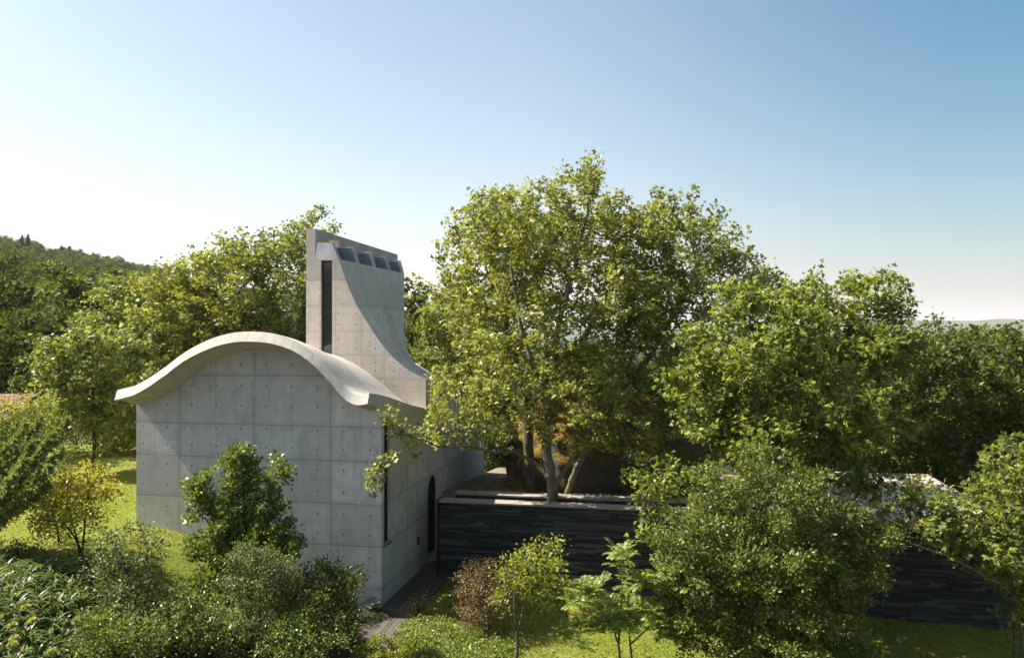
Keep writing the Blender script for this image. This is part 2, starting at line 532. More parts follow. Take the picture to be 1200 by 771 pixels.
def rosette_mesh(rng, n=34, length=.62, width=.042, arch=1.0):
    """strap-leaved clump; each leaf an arching strip"""
    vs = []; qs = []
    for k in range(n):
        a = rng.uniform(0, 2 * math.pi); el = rng.uniform(.55, 1.35); ln = length * rng.uniform(.6, 1.15); w = width * rng.uniform(.8, 1.2)
        d = np.array([math.cos(a), math.sin(a), 0]); s = np.array([-d[1], d[0], 0]); p = d * .04 + rng.normal(0, .03, 3) * [1, 1, 0]
        m = 6; b = len(vs)
        for i in range(m):
            tt = i / (m - 1)
            ww = w * (1 - .0 * tt) * (1 - tt ** 3) + .002
            vs += [p + s * ww * .5, p - s * ww * .5]
            e2 = el - arch * 1.9 * tt
            p = p + (d * math.cos(e2) + np.array([0, 0, 1]) * math.sin(e2)) * ln / (m - 1)
        for i in range(m - 1): qs.append((b + 2 * i, b + 2 * i + 1, b + 2 * i + 3, b + 2 * i + 2))
    return np.array(vs), np.array(qs)


def frond_mesh(rng, n=16, length=1.0, pairs=16, leaflet=.16, arch=1.1, el0=(.7, 1.3), wid=.22, start=.12):
    """arching fronds with paired leaflets"""
    B = []; T = []; Nn = []; Ln = []; ra = []; rb = []
    for k in range(n):
        a = 2 * math.pi * (k + rng.uniform(-.3, .3)) / n; el = rng.uniform(*el0); ln = length * rng.uniform(.75, 1.15)
        d = np.array([math.cos(a), math.sin(a), 0]); s = np.array([-d[1], d[0], 0]); p = np.zeros(3)
        for i in range(pairs):
            tt = i / pairs; e2 = el - arch * tt
            dd = d * math.cos(e2) + np.array([0, 0, 1]) * math.sin(e2); q = p + dd * ln / pairs
            ra.append(p); rb.append(q); p = q
            if tt < start: continue
            up = np.cross(dd, s) * -1
            L_ = leaflet * math.sin(math.pi * min(1, (.12 + .88 * (1 - tt)))) ** .6 if tt > .5 else leaflet
            for sg in (-1, 1):
                B.append(p); T.append(s * sg + dd * .45 - np.array([0, 0, .25])); Nn.append(up + rng.normal(0, .2, 3)); Ln.append(L_ * rng.uniform(.85, 1.1))
    Ln = np.array(Ln)
    return np.array(B), np.array(T), np.array(Nn), Ln, Ln * wid, np.array(ra), np.array(rb)

# ================================================================== THE SETTING
def build_ground():
    na, nr = 480, 215
    r = 2.5 * (11000 / 2.5) ** (np.arange(nr) / (nr - 1))
    a = np.arange(na) / na * 2 * math.pi
    X = (r[:, None] * np.cos(a)).ravel(); Y = (r[:, None] * np.sin(a)).ravel()
    Z = ground_z(X, Y)
    v = np.stack([X, Y, Z], 1)
    i = np.arange(nr - 1)[:, None] * na; j = np.arange(na)[None]; j2 = (j + 1) % na
    q = np.stack([i + j, i + j2, i + na + j2, i + na + j], 2).reshape(-1, 4)[:, ::-1]
    v = np.concatenate([v, [[0, 0, float(ground_z(0, 0))]]])
    c = len(v) - 1
    tr = np.stack([np.full(na, c), np.arange(na), (np.arange(na) + 1) % na], 1)
    me = np_mesh('ground', v, quads=q, tris=tr, smooth=True)
    lw = lawn_w(v[:, 0], v[:, 1])
    far = sstep(50, 80, np.hypot(v[:, 0], v[:, 1]))
    at = me.color_attributes.new('cover', 'FLOAT_COLOR', 'POINT')
    at.data.foreach_set('color', np.stack([lw, far, 0 * far, 1 + 0 * far], 1).astype(np.float32).ravel())
    t = NT('ground_cover'); tc = t.n('ShaderNodeTexCoord'); co = tc.outputs['Object']
    ca = t.n('ShaderNodeVertexColor', layer_name='cover'); sp = t.n('ShaderNodeSeparateColor'); t.l(ca.outputs[0], sp.inputs[0])
    n1 = t.noise(co, 1.2, 6, .65); n2 = t.noise(co, 9, 5, .7); n3 = t.noise(co, .35, 3)
    grass = t.ramp(n2, [(.3, (.07, .09, .014)), (.55, (.15, .17, .026)), (.75, (.23, .235, .045))])
    grass = t.mix(t.math('MULTIPLY', t.math('SUBTRACT', n3, .45, True), 2.5, True), grass, (.19, .155, .05))
    soil = t.ramp(n2, [(.3, (.03, .023, .015)), (.55, (.085, .065, .042)), (.8, (.17, .13, .085))])
    soil = t.mix(t.math('MULTIPLY', t.math('SUBTRACT', n1, .5, True), 3, True), soil, (.05, .06, .018))
    wood = t.ramp(n1, [(.3, (.010, .017, .006)), (.7, (.035, .046, .013))])
    m = t.math('ADD', sp.outputs[0], t.math('MULTIPLY', t.math('SUBTRACT', n1, .5), .9))
    m = t.math('MULTIPLY', t.math('SUBTRACT', m, .42, True), 6, True)
    c_ = t.mix(m, soil, grass); c_ = t.mix(sp.outputs[1], c_, wood)
    t.principled(c_, .95, .1, n2, .6, .05)
    o = link('ground', me, t.m); tag(o, kind='structure')


def lawn_w(X, Y):
    lx = (X - C1[0]) * AX[0] + (Y - C1[1]) * AX[1]; ly = (X - C1[0]) * AY[0] + (Y - C1[1]) * AY[1]
    left = sstep(-3.9, -3.3, ly) * (1 - sstep(-3.3, -2.3, lx)) * (1 - sstep(14.2, 15, ly)) * sstep(-22, -20, lx)
    edge = -.25 - .36 * np.clip(lx - .9, 0, 3.5)
    edge = np.where(lx > 4.4, -8, edge)
    right = sstep(.9, 1.25, lx) * (1 - sstep(3.1, 3.5, ly)) * sstep(edge - .25, edge + .25, ly)
    return np.maximum(left, right)


def build_grass():
    rng = np.random.default_rng(3)
    pts = []
    for (a0, a1, b0, b1, n) in ((-14.5, -2.2, -4, 14.5, 90000), (1, 19, -6, 3.15, 110000)):
        lx = rng.uniform(a0, a1, n); ly = rng.uniform(b0, b1, n)
        X = C1[0] + AX[0] * lx + AY[0] * ly; Y = C1[1] + AX[1] * lx + AY[1] * ly
        worn = np.sin(X * 1.9 + np.sin(Y * 1.3) * 1.5) * np.sin(Y * 2.3 + np.sin(X * .9) * 1.7) + .5 * np.sin(X * 5.1 + Y * 4.3)
        keep = (lawn_w(X, Y) > .55 + rng.normal(0, .12, n)) & (worn < .75 + rng.normal(0, .35, n)) & ~((lx > -8.1) & (lx < .02) & (ly > -.02))
        pts.append(np.stack([X, Y, ground_z(X, Y)], 1)[keep])
    p = np.concatenate(pts); n = len(p)
    a = rng.uniform(0, 2 * math.pi, n); h = rng.uniform(.03, .085, n)[:, None]
    s = np.stack([np.cos(a), np.sin(a), 0 * a], 1) * .009
    lean = rng.normal(0, .6, (n, 3)) * [1, 1, 0]
    v = np.stack([p - s, p + s, p + (np.array([0, 0, 1]) + lean) * h], 1)
    me = np_mesh('lawn_grass', v, tris=np.arange(n * 3).reshape(-1, 3))
    m = leaf_mat('grass_blades', (.072, .10, .014), (.135, .165, .024), (.195, .21, .038), trans=.35, rough=.6, spec=.2)
    tag(link('lawn_grass', me, m), 'short sunlit lawn grass around the chapel and slate wall', 'grass', kind='stuff')


def frame_obj(name, mb, mat, kind='structure', **k):
    o = mb.build(name, mat, **k); o.location = [float(x) for x in C1]; o.rotation_euler = (0, 0, ROT)
    tag(o, kind=kind); return o


build_ground()
build_grass()

# path of dark boards along the side wall
mb = MB(); rr = random.Random(2)
y = -3.2
for k in range(9):
    x0 = .03 + k * .128
    yy = -2.6 + rr.uniform(-.2, .2)
    while yy < 6.3:
        ln = rr.uniform(1.6, 2.6); z = .045 + rr.uniform(-.006, .006)
        mb.box(x0, x0 + .118, yy, min(yy + ln - .008, 6.6), z - .06, z); yy += ln
t = NT('weathered_boards'); tc = t.n('ShaderNodeTexCoord'); g = t.n('ShaderNodeNewGeometry')
n_ = t.noise(t.scale(tc.outputs['Object'], (14, .8, 4)), 3, 5)
c_ = t.mix(.5, t.ramp(g.outputs['Random Per Island'], [(0, (.045, .038, .032)), (1, (.11, .09, .075))]), t.ramp(n_, [(.3, (.03, .025, .022)), (.7, (.13, .11, .09))]))
t.principled(c_, .85, .2, n_, .4, .01)
frame_obj('path', mb, t.m)

# gravel terrace behind the slate walls
def build_terrace():
    nx, ny = 70, 70
    lx = np.linspace(.0, 12, nx); ly = np.linspace(3.85, 17, ny)
    GX, GY = np.meshgrid(lx, ly)
    GZ = 2.3 - .08 * np.clip(GY - 4.7, 0, 20) + .05 * np.sin(GX * 1.7) * np.sin(GY * 1.3)
    GZ = np.where((GX < 1.0) & (GY < 6.7), .0, GZ)
    GZ = np.where(GY < 4.6, 1.9, GZ); GZ = np.where((GX < 1.0) & (GY < 6.7), .0, GZ)
    v = np.stack([GX, GY, GZ], 2).reshape(-1, 3)
    i = np.arange(ny - 1)[:, None] * nx; j = np.arange(nx - 1)[None]
    q = np.stack([i + j, i + j + 1, i + nx + j + 1, i + nx + j], 2).reshape(-1, 4)
    me = np_mesh('terrace', v, quads=q)
    t = NT('gravel'); tc = t.n('ShaderNodeTexCoord'); n2 = t.noise(tc.outputs['Object'], 22, 4, .7); n1 = t.noise(tc.outputs['Object'], 1.1, 4)
    c = t.ramp(n2, [(.3, (.09, .07, .05)), (.55, (.22, .175, .13)), (.8, (.36, .30, .23))])
    c = t.mix(t.math('MULTIPLY', t.math('SUBTRACT', n1, .48, True), 2, True), c, (.12, .10, .05))
    t.principled(c, .95, .1, n2, .8, .03)
    o = link('terrace', me, t.m, None, C1); o.rotation_euler = (0, 0, ROT); tag(o, kind='structure')
build_terrace()

# ================================================================== THE CHAPEL
chapel = thing('chapel', 'board-marked concrete chapel with wave-shaped roof and tall curved light tower', 'chapel', C1, ROT)

TOP = [(137.5, 457), (150, 454), (159, 451.5), (168, 447), (178, 441), (188, 434), (198, 427), (207, 419.5), (217, 412.5), (227, 406.5), (237, 401.5), (247, 397.2), (256, 394), (266, 391.3), (275.6, 389.5), (285, 388.6), (295, 388.5), (305, 388.8), (314.6, 389.8), (324, 391.6), (334, 394.5), (344, 398.3), (353.5, 403.5), (363, 410.5), (373, 419), (382, 428.5), (392.4, 440), (400, 449.5), (408, 457), (415, 461), (421, 462.4), (427, 461.7), (433.3, 460.5)]
RF = np.array([on_ly(x, y, -1.0) for x, y in TOP]); RF[-1, 0] = 0.0
LXR = RF[:, 0]; ZF = RF[:, 1]
uu = np.clip(-LXR / 8.7, 0, 1)
ZB = 4.7 + 2.1 * (1 - np.cos(2 * math.pi * uu)) / 2 + .2 * uu
S_LY = np.array([-1, -.3, .7, 2.65, 4.07, 6.5, 10, 12, 14.0]); S_V = np.array([0, .05, .15, .38, .52, .74, .92, .98, 1.0])


def roof_top(lx, ly):
    s = np.interp(ly, S_LY, S_V)
    return np.interp(lx, LXR, ZF) * (1 - s) + np.interp(lx, LXR, ZB) * s


def roof_th(ly): return float(np.interp(ly, [-1, 0, 3, 8], [.29, .45, .34, .22]))


def build_roof():
    lys = np.concatenate([[-1.0], np.linspace(-.7, 14, 36)])
    n = len(LXR); vs = []; fs = []
    for k, ly in enumerate(lys):
        for lx in LXR: vs.append((lx, ly, float(roof_top(lx, ly))))
    off = len(vs)
    for k, ly in enumerate(lys):
        for lx in LXR: vs.append((lx, ly - (.13 if k == 0 else 0), float(roof_top(lx, ly)) - roof_th(ly)))
    m = len(lys)
    for k in range(m - 1):
        for i in range(n - 1):
            a = k * n + i
            fs.append((a, a + 1, a + n + 1, a + n)); b = off + a
            fs.append((b, b + n, b + n + 1, b + 1))
        for i in (0, n - 1):
            a = k * n + i; fs.append((a, a + n, off + a + n, off + a) if i == 0 else (a, off + a, off + a + n, a + n))
    for k in (0, m - 1):
        for i in range(n - 1):
            a = k * n + i; fs.append((a, off + a, off + a + 1, a + 1) if k == 0 else (a, a + 1, off + a + 1, off + a))
    mb = MB(); mb.add(vs, fs); o = mb.build('roof', M['roof'], chapel)
    me = o.data
    for p in me.polygons: p.use_smooth = abs(p.normal.z) > .6
    for e in me.edges: e.use_edge_sharp = False
    try: me.set_sharp_from_angle(angle=R(40))
    except Exception: pass
build_roof()

# front wall
pts = [(-8.1, -1.0), (-.002, -1.0)]
for lx in np.linspace(-.002, -8.1, 60): pts.append((lx, float(roof_top(lx, 0)) - .42))
mb = MB(); mb.prism([pts], lambda a, b, d: (a, d, b), 0, .18); mb.build('wall', M['wall'], chapel)
# side wall with the slit window and the arched door
sl0, _ = on_lx(450.3, 560, 0); sl1, _ = on_lx(457.6, 560, 0); slz0 = on_lx(454, 636.5, 0)[1]; slz1 = 5.60
d0, dz0 = on_lx(501.3, 652, 0); d1, _ = on_lx(512.6, 645, 0); dr = (d1 - d0) / 2; dzt = on_lx(507, 556, 0)[1]; dzs = dzt - dr
arch = [(d0, .1), (d1, .1)] + [((d0 + d1) / 2 + dr * math.cos(a), dzs + dr * math.sin(a)) for a in np.linspace(0, math.pi, 17)]
outer = [(.18, -1.0), (13.7, -1.0)] + [(ly, float(roof_top(0, ly)) - roof_th(ly)) for ly in np.linspace(13.7, .18, 50)]
slit = [(sl0, slz0), (sl1, slz0), (sl1, slz1), (sl0, slz1)]
mb = MB(); mb.prism([outer, slit, arch], lambda a, b, d: (d, a, b), 0, -.3); mb.build('wall', M['wall_side'], chapel)
outer_l = [(.18, -1.0), (13.7, -1.0)] + [(ly, float(roof_top(-8.0, ly)) - roof_th(ly) + .05) for ly in np.linspace(13.7, .18, 30)]
mb = MB(); mb.prism([outer_l], lambda a, b, d: (d, a, b), -8.1, -7.8); mb.build('wall', M['wall_side'], chapel)
pts = [(-7.8, -1.0), (-.3, -1.0)] + [(lx, float(roof_top(lx, 13.6)) - roof_th(13.6) + .05) for lx in np.linspace(-.3, -7.8, 30)]
mb = MB(); mb.prism([pts], lambda a, b, d: (a, d, b), 13.4, 13.698); mb.build('wall', M['wall'], chapel)
# slit window: frame with a pane
mb = MB(); x0, x1 = -.2, -.1
mb.box(x0, x1, sl0, sl0 + .05, slz0, slz1); mb.box(x0, x1, sl1 - .05, sl1, slz0, slz1)
mb.box(x0, x1, sl0 + .05, sl1 - .05, slz0, slz0 + .05); mb.box(x0, x1, sl0 + .05, sl1 - .05, slz1 - .05, slz1)
mb.box(x0, x1, sl0 + .05, sl1 - .05, 3.6, 3.65)
mb.box(-.2, .035, sl0 - .02, sl1 + .05, slz0 - .03, slz0 - .002)
win = mb.build('slit_window', M['frame'], chapel)
mb = MB(); mb.box(-.16, -.15, sl0 + .05, sl1 - .05, slz0 + .05, slz1 - .05); mb.build('pane', M['glass'], win)
# arched door leaf and frame
mb = MB()
inn = [(d0 + .06, .1), (d1 - .06, .1)] + [((d0 + d1) / 2 + (dr - .06) * math.cos(a), dzs + (dr - .06) * math.sin(a)) for a in np.linspace(0, math.pi, 17)]
mb.prism([inn], lambda a, b, d: (d, a, b), -.17, -.22)
k = d0 + .06
while k < d1 - .08:
    mb.box(-.168, -.160, k + .004, min(k + .13, d1 - .07), .12, dzs); k += .14
door = mb.build('door', M['door'], chapel)
mb = MB(); mb.prism([arch, inn[::-1]], lambda a, b, d: (d, a, b), -.08, -.24); mb.build('door_frame', M['frame'], door)
mb = MB(); mb.box(-.13, -.10, d0 + .14, d0 + .17, .95, 1.25); mb.build('handle', M['frame'], door)
mb = MB(); mb.box(-.3, .28, d0 - .02, d1 + .1, -.1, .12); mb.build('doorstep', M['coping'], chapel, bevel=.01)
a_, b_ = on_lx(489.4, 633, 0)
mb = MB(); mb.box(.002, .05, a_ - .06, a_ + .06, b_ - .13, b_ + .13); mb.build('wall_lamp', M['frame'], chapel, bevel=.008)

# ---- light tower
TF = 4.6; TB = 12.25
XL = on_ly(358.7, 300, TF)[0]
fr = [(396.6, 303.6), (399.3, 311), (404.2, 326), (409.8, 340), (416, 354), (423, 366.5), (430.5, 378), (438.5, 391), (446.7, 403), (455, 413), (463.4, 422), (471, 428.6), (479, 434.6), (488, 440.6), (498.4, 444.4)]
bk = [(473.6, 319), (473.6, 345), (473.6, 370), (473.8, 388), (474.6, 400), (476.5, 407), (479, 413.5), (484, 422.5), (490.6, 431.5), (498.4, 441), (508, 449), (520, 455)]
fr = np.array([on_ly(x, y, TF) for x, y in fr]); bk = np.array([on_ly(x, y, TB) for x, y in bk])
fr[-1, 0] = -.03; bk = np.vstack([bk, [[-.03, bk[-1, 1] - .12]]])


def arc(pts, n):
    s = np.concatenate([[0], np.cumsum(np.linalg.norm(np.diff(pts, axis=0), axis=1))]); s /= s[-1]
    q = np.linspace(0, 1, n)
    return np.stack([np.interp(q, s, pts[:, 0]), np.interp(q, s, pts[:, 1])], 1)


def smooth(p, k=2):
    for _ in range(k):
        q = p.copy(); q[1:-1] = p[1:-1] * .5 + (p[:-2] + p[2:]) * .25; p = q
    return p


NS = 40
fr = smooth(arc(fr, NS)); bk = smooth(arc(bk, NS))
ZT = fr[0, 1]; bk[0, 1] = ZT
wx0 = on_ly(376, 350, TF)[0]; wx1 = on_ly(389.2, 350, TF)[0]; wz0 = 6.6; wz1 = ZT - .04
front = [(XL, 4.2), (XL, ZT)] + [tuple(p) for p in fr] + [(-.03, 4.2)]
back = [(XL, 4.2), (XL, ZT)] + [tuple(p) for p in bk] + [(-.03, 4.2)]
hole = [(wx0, wz0), (wx1, wz0), (wx1, wz1), (wx0, wz1)]
mb = MB()
tri = tessellate_polygon([[Vector((p[0], p[1], 0)) for p in front], [Vector((p[0], p[1], 0)) for p in hole]])
ring = front + hole
mb.add([(a, TF, b) for a, b in ring], [tuple(t_) for t_ in tri])
tri = tessellate_polygon([[Vector((p[0], p[1], 0)) for p in back]])
mb.add([(a, TB, b) for a, b in back], [tuple(t_) for t_ in tri])
ND = 8
rows = []
for k in range(ND + 1):
    w_ = k / ND
    rows.append([(f_[0] * (1 - w_) + b_2[0] * w_, TF + (TB - TF) * w_, f_[1] * (1 - w_) + b_2[1] * w_) for f_, b_2 in zip(front, back)])
n = len(front); vs = [p for r_ in rows for p in r_]
fs = [(k * n + i, k * n + (i + 1) % n, (k + 1) * n + (i + 1) % n, (k + 1) * n + i) for k in range(ND) for i in range(n)]
mb.add(vs, fs)
mb.add([(a, TF, b) for a, b in hole] + [(a, TF + .3, b) for a, b in hole], [(i, (i + 1) % 4, 4 + (i + 1) % 4, 4 + i) for i in range(4)] + [(4, 5, 6, 7)])
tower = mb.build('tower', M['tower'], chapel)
bm = bmesh.new(); bm.from_mesh(tower.data); bmesh.ops.remove_doubles(bm, verts=bm.verts, dist=.0005); bmesh.ops.recalc_face_normals(bm, faces=bm.faces)
bm.to_mesh(tower.data); bm.free()
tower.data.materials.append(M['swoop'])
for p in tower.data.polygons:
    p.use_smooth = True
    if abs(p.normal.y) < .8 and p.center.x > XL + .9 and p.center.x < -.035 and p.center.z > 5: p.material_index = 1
tower.data.set_sharp_from_angle(angle=R(32))
# parapet slab with its three-cornered slot
ZP = on_ly(358.7, 268.3, TF)[1]; LYE, ZPE = on_lx(466, 298.5, XL + .36)
slot = [on_lx(x, y_, XL + .36) for x, y_ in ((376, 281.6), (397.2, 281.6), (398.0, 293.0))]
mb = MB(); mb.prism([[(TF, ZT + .001), (TB, ZT + .001), (TB + .002, 5), (LYE, 5), (LYE, ZPE), (TF, ZP)], slot], lambda a, b, d: (d, a, b), XL, XL + .36)
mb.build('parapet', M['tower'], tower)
for k in range(5):
    w_ = k / 4; ly = TF + (TB - .25 - TF) * w_
    xr = fr[0, 0] * (1 - w_) + bk[0, 0] * w_; FH = .60 if k == 0 else .65 - .075 * w_
    mb = MB()
    prof = [(XL + .365, ZT + .002), (xr + .0, ZT + .002), (xr - (.26 if k == 0 else .16), ZT + FH), (XL + (.42 if k == 0 else .365), ZT + FH)]
    mb.prism([prof], lambda a, b, d: (a, d, b), ly, ly + .25); mb.build('fin', M['fin'], tower)
    if k:  # added dark sheet on the solid fin front: likely glazing plus painted deep shade
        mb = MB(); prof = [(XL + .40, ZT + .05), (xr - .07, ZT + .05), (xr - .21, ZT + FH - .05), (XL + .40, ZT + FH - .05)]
        mb.prism([prof], lambda a, b, d: (a, d, b), ly - .03, ly - .003); mb.build('pane', M['glass_fin_shade'], tower)
mb = MB(); y0, y1 = TF + .1, TF + .18
mb.box(wx0, wx0 + .06, y0, y1, wz0, wz1); mb.box(wx1 - .06, wx1, y0, y1, wz0, wz1); mb.box(wx0 + .06, wx1 - .06, y0, y1, wz1 - .08, wz1)
zt = on_ly(382, 366, TF)[1]; mb.box(wx0 + .06, wx1 - .06, y0, y1, zt - .025, zt + .025)
win = mb.build('window', M['frame'], tower)
mb = MB(); mb.box(wx0 + .06, wx1 - .06, TF + .13, TF + .14, wz0, wz1 - .08); mb.build('pane', M['glass'], win)

# ================================================================== SLATE WALLS AND PAVILION
def slate_face(mb, x0, x1, y, z0, z1, seed, side=None):
    rr = random.Random(seed); z = z0
    while z < z1 - .015:
        h = min(rr.choice([.03, .04, .05, .05, .065, .085]), z1 - z); x = x0 + rr.uniform(-.3, 0)
        while x < x1:
            ln = rr.uniform(.22, 1.25); a, b = max(x, x0), min(x + ln - rr.uniform(.003, .012), x1)
            if b - a > .02: mb.box(a, b, y - rr.uniform(.0, .045), y + .12, z + .003, z + h - rr.uniform(.001, .006))
            x += ln
        z += h


def wall_thing(name, label, cat):
    return thing(name, label, cat, C1, ROT)


gw = wall_thing('garden_wall', 'dark stacked-slate garden wall with pale coping, in front of the plane trees', 'wall')
mb = MB(); mb.box(.9, 11.48, 3.3, 3.7, -1, 2.47); slate_face(mb, .86, 11.48, 3.26, -.7, 2.48, 4)
mb.build('wall', M['slate'], gw)
x = .84; rr = random.Random(9)
while x < 11.4:
    ln = rr.uniform(1.1, 1.9); x2 = min(x + ln, 11.5); z = 2.485 + rr.uniform(0, .012)
    mb = MB(); mb.box(x + .004, x2 - .004, 3.17 + rr.uniform(-.015, .01), 3.72, z, z + .06); mb.build('coping', M['coping'], gw, bevel=.008); x = x2
mb = MB(); mb.box(.76, .835, 3.19, 3.8, -.5, 2.56); mb.build('end_plate', M['frame'], gw)

rw = wall_thing('retaining_wall', 'lower slate wall holding the gravel terrace, behind the tall garden wall', 'wall')
mb = MB(); mb.box(1.06, 11.2, 4.66, 5.1, .2, 2.45); slate_face(mb, 1.04, 11.2, 4.62, 1.2, 2.46, 5); mb.build('wall', M['slate'], rw)
x = 1.02
while x < 11.1:
    ln = rr.uniform(1.1, 1.9); x2 = min(x + ln, 11.22); z = 2.465 + rr.uniform(0, .012)
    mb = MB(); mb.box(x + .004, x2 - .004, 4.55, 5.14, z, z + .06); mb.build('coping', M['coping'], rw, bevel=.008); x = x2

pv = wall_thing('pavilion', 'low slate-clad pavilion under a flat weathered concrete roof, behind the trees on the right', 'building')
mb = MB(); mb.box(11.55, 18.2, 3.3, 11.2, -1.5, 2.25); slate_face(mb, 11.5, 18.25, 3.24, -1.1, 2.27, 6); mb.build('wall', M['slate'], pv)
mb = MB()
for k in range(6):
    a = 11.45 + k * 1.15; b = a + 1.146
    mb.box(a, min(b, 18.36), 3.12, 11.4, 2.272, 2.56)
mb.build('roof', M['slab'], pv, bevel=.012)

# ================================================================== BOULDERS
def boulder(name, label, cen, rad, seed, mat, sub=5, amp=.16, flat=.25):
    rng = np.random.default_rng(seed)
    bm = bmesh.new(); bmesh.ops.create_icosphere(bm, subdivisions=sub, radius=1)
    ph = rng.uniform(0, 6.28, (14, 3)); fr_ = rng.normal(0, 1, (14, 3)) * np.linspace(1.2, 7, 14)[:, None]
    for v in bm.verts:
        p = np.array(v.co); d = 0
        for k in range(14): d += math.sin(float(fr_[k] @ p) + ph[k, 0]) * amp / (1 + k * .45)
        for k in range(14): d += .012 * math.sin(float(fr_[k] @ p[[1, 2, 0]]) * 6.5 + ph[k, 1])
        q = p * (1 + d)
        q = np.sign(q) * np.abs(q) ** .86
        v.co = Vector((q[0] * rad[0], q[1] * rad[1], max(q[2], -.7) * rad[2]))
    me = bpy.data.meshes.new(name); bm.to_mesh(me); bm.free()
    for p in me.polygons: p.use_smooth = True
    o = link(name, me, mat, None, cen); tag(o, label, 'boulder'); return o


t = NT('mossy_granite'); tc = t.n('ShaderNodeTexCoord'); g = t.n('ShaderNodeNewGeometry'); sp = t.n('ShaderNodeSeparateXYZ'); t.l(g.outputs['Normal'], sp.inputs[0])
n1 = t.noise(tc.outputs['Object'], 1.3, 6, .65); n2 = t.noise(tc.outputs['Object'], 14, 5, .7)
rock = t.ramp(n2, [(.3, (.05, .045, .042)), (.6, (.11, .10, .09)), (.8, (.20, .18, .15))])
moss = t.ramp(n2, [(.3, (.06, .042, .010)), (.55, (.20, .14, .028)), (.8, (.33, .235, .05))])
mk = t.math('ADD', t.math('MULTIPLY', sp.outputs[2], .55), t.math('MULTIPLY', t.math('SUBTRACT', n1, .5), 2.2))
c_ = t.mix(t.math('MULTIPLY', t.math('ADD', mk, .12, True), 3, True), rock, moss)
t.principled(c_, .95, .1, t.math('ADD', n2, t.math('MULTIPLY', n1, 2.0)), 1.0, .12); M['moss'] = t.m
t = NT('pale_rock'); tc = t.n('ShaderNodeTexCoord'); n2 = t.noise(tc.outputs['Object'], 4, 6, .65)
t.principled(t.ramp(n2, [(.3, (.10, .07, .05)), (.7, (.30, .22, .16))]), .9, .2, n2, .6, .04); M['rock'] = t.m
boulder('boulder', 'huge rounded granite boulder covered in golden moss, behind the plane trees', P(702, 543, 33.9), (3.95, 2.9, 3.15), 12, M['moss'], 6, amp=.14)
boulder('boulder', 'small brownish rock at the far left edge of the lawn, under the shrubs', P(73, 533, 38.5), (.34, .3, .3), 5, M['rock'], 3)
for k, (px, py, sc) in enumerate(((112, 532, .5), (126, 530, .62), (146, 530, .55))):
    boulder('boulder', ['low pale rock by the thin trunk at the back of the lawn', 'flat pale rock in the middle of the bank behind the lawn', 'pale rock on the bank closest to the chapel wall'][k], P(px, py + 2, 40.5 + .3 * k), (sc * 1.4, sc, sc * .5), 20 + k, M['rock'], 3)

# ================================================================== TREES
def base_at(px, Y, dz=-.05): return gp(px, Y, dz)


def tr(x, y, Y): return P(x, y, Y)


# --- the plane trees on the terrace
bA = W(4.5, 4.2, 1.88)
t0 = bA + np.array([.02, 0, .95])
stemsA = [[bA, bA + [.0, 0, .5], t0],
          [t0, tr(638, 547, 27.6), tr(622, 541, 27.4), tr(602, 528, 27.0), tr(577, 530, 26.0), tr(550, 522, 25.2), tr(518, 524, 24.2), tr(485, 512, 23.3), tr(462, 508, 22.9)],
          [t0, tr(641, 530, 27.4), tr(639, 505, 27.6), tr(645, 470, 27.8), tr(650, 430, 28), tr(655, 375, 28), tr(672, 320, 28), tr(688, 250, 28), tr(695, 205, 28)],
          [t0, tr(672, 535, 27.3), tr(688, 508, 27.4), tr(712, 470, 27.5), tr(738, 425, 27.5), tr(760, 380, 27.5)],
          [tr(645, 470, 27.8), tr(625, 430, 27.4), tr(610, 380, 27.2), tr(600, 320, 27.2)],
          [tr(650, 430, 28), tr(690, 390, 28.5), tr(720, 330, 28.8), tr(735, 275, 29)]]
tree('plane_tree', 'largest plane tree with forked pale trunk rising between the two slate walls', 'tree', bA, stemsA,
     [E(665, 350, 95, 100, 28, 3.6), E(690, 245, 62, 52, 28, 2.6), E(690, 212, 26, 26, 28, 1.2), E(600, 270, 55, 55, 27.5, 2.5), E(735, 330, 75, 85, 28.3, 3.2), E(650, 450, 105, 45, 27.3, 2.4), E(540, 500, 40, 28, 25.4, 1.0), E(500, 500, 42, 30, 24.2, .9), E(462, 512, 28, 30, 22.9, .6), E(452, 545, 10, 16, 22.7, .3), E(742, 268, 40, 30, 28.5, 2), E(520, 470, 26, 14, 24.6, .6), E(590, 475, 50, 42, 26.8, 1.8), E(720, 490, 60, 40, 26.8, 2), E(770, 515, 30, 24, 26.4, 1), E(560, 430, 40, 45, 27, 2), E(515, 470, 28, 20, 25.8, .8), E(690, 520, 30, 14, 26.3, .8)],
     M['leaf_plane_b'], M['bark_pale'], 32000, .12, .8, 'lobed', 560, 5, .27, .26, .30, .195, .12, seed=1, twig=.0075)
bB = gp(621, 29.9); bB[2] = 1.75
tree('plane_tree', 'plane tree with a straight shaded trunk in front of the mossy boulder', 'tree', bB,
     [[bB, tr(620, 540, 29.8), tr(618, 500, 29.8), tr(612, 460, 30), tr(600, 410, 30.5), tr(585, 350, 31)]],
     [E(575, 320, 68, 80, 31, 3.4), E(548, 380, 45, 55, 35, 2.4), E(595, 258, 34, 34, 31, 1.8), E(635, 300, 50, 60, 31.5, 3)],
     M['leaf_plane_b'], M['bark'], 15500, .125, .8, 'lobed', 260, 5, .30, .28, .33, .19, .13, seed=2, twig=.007)
bC = gp(663, 30.0); bC[2] = 1.85
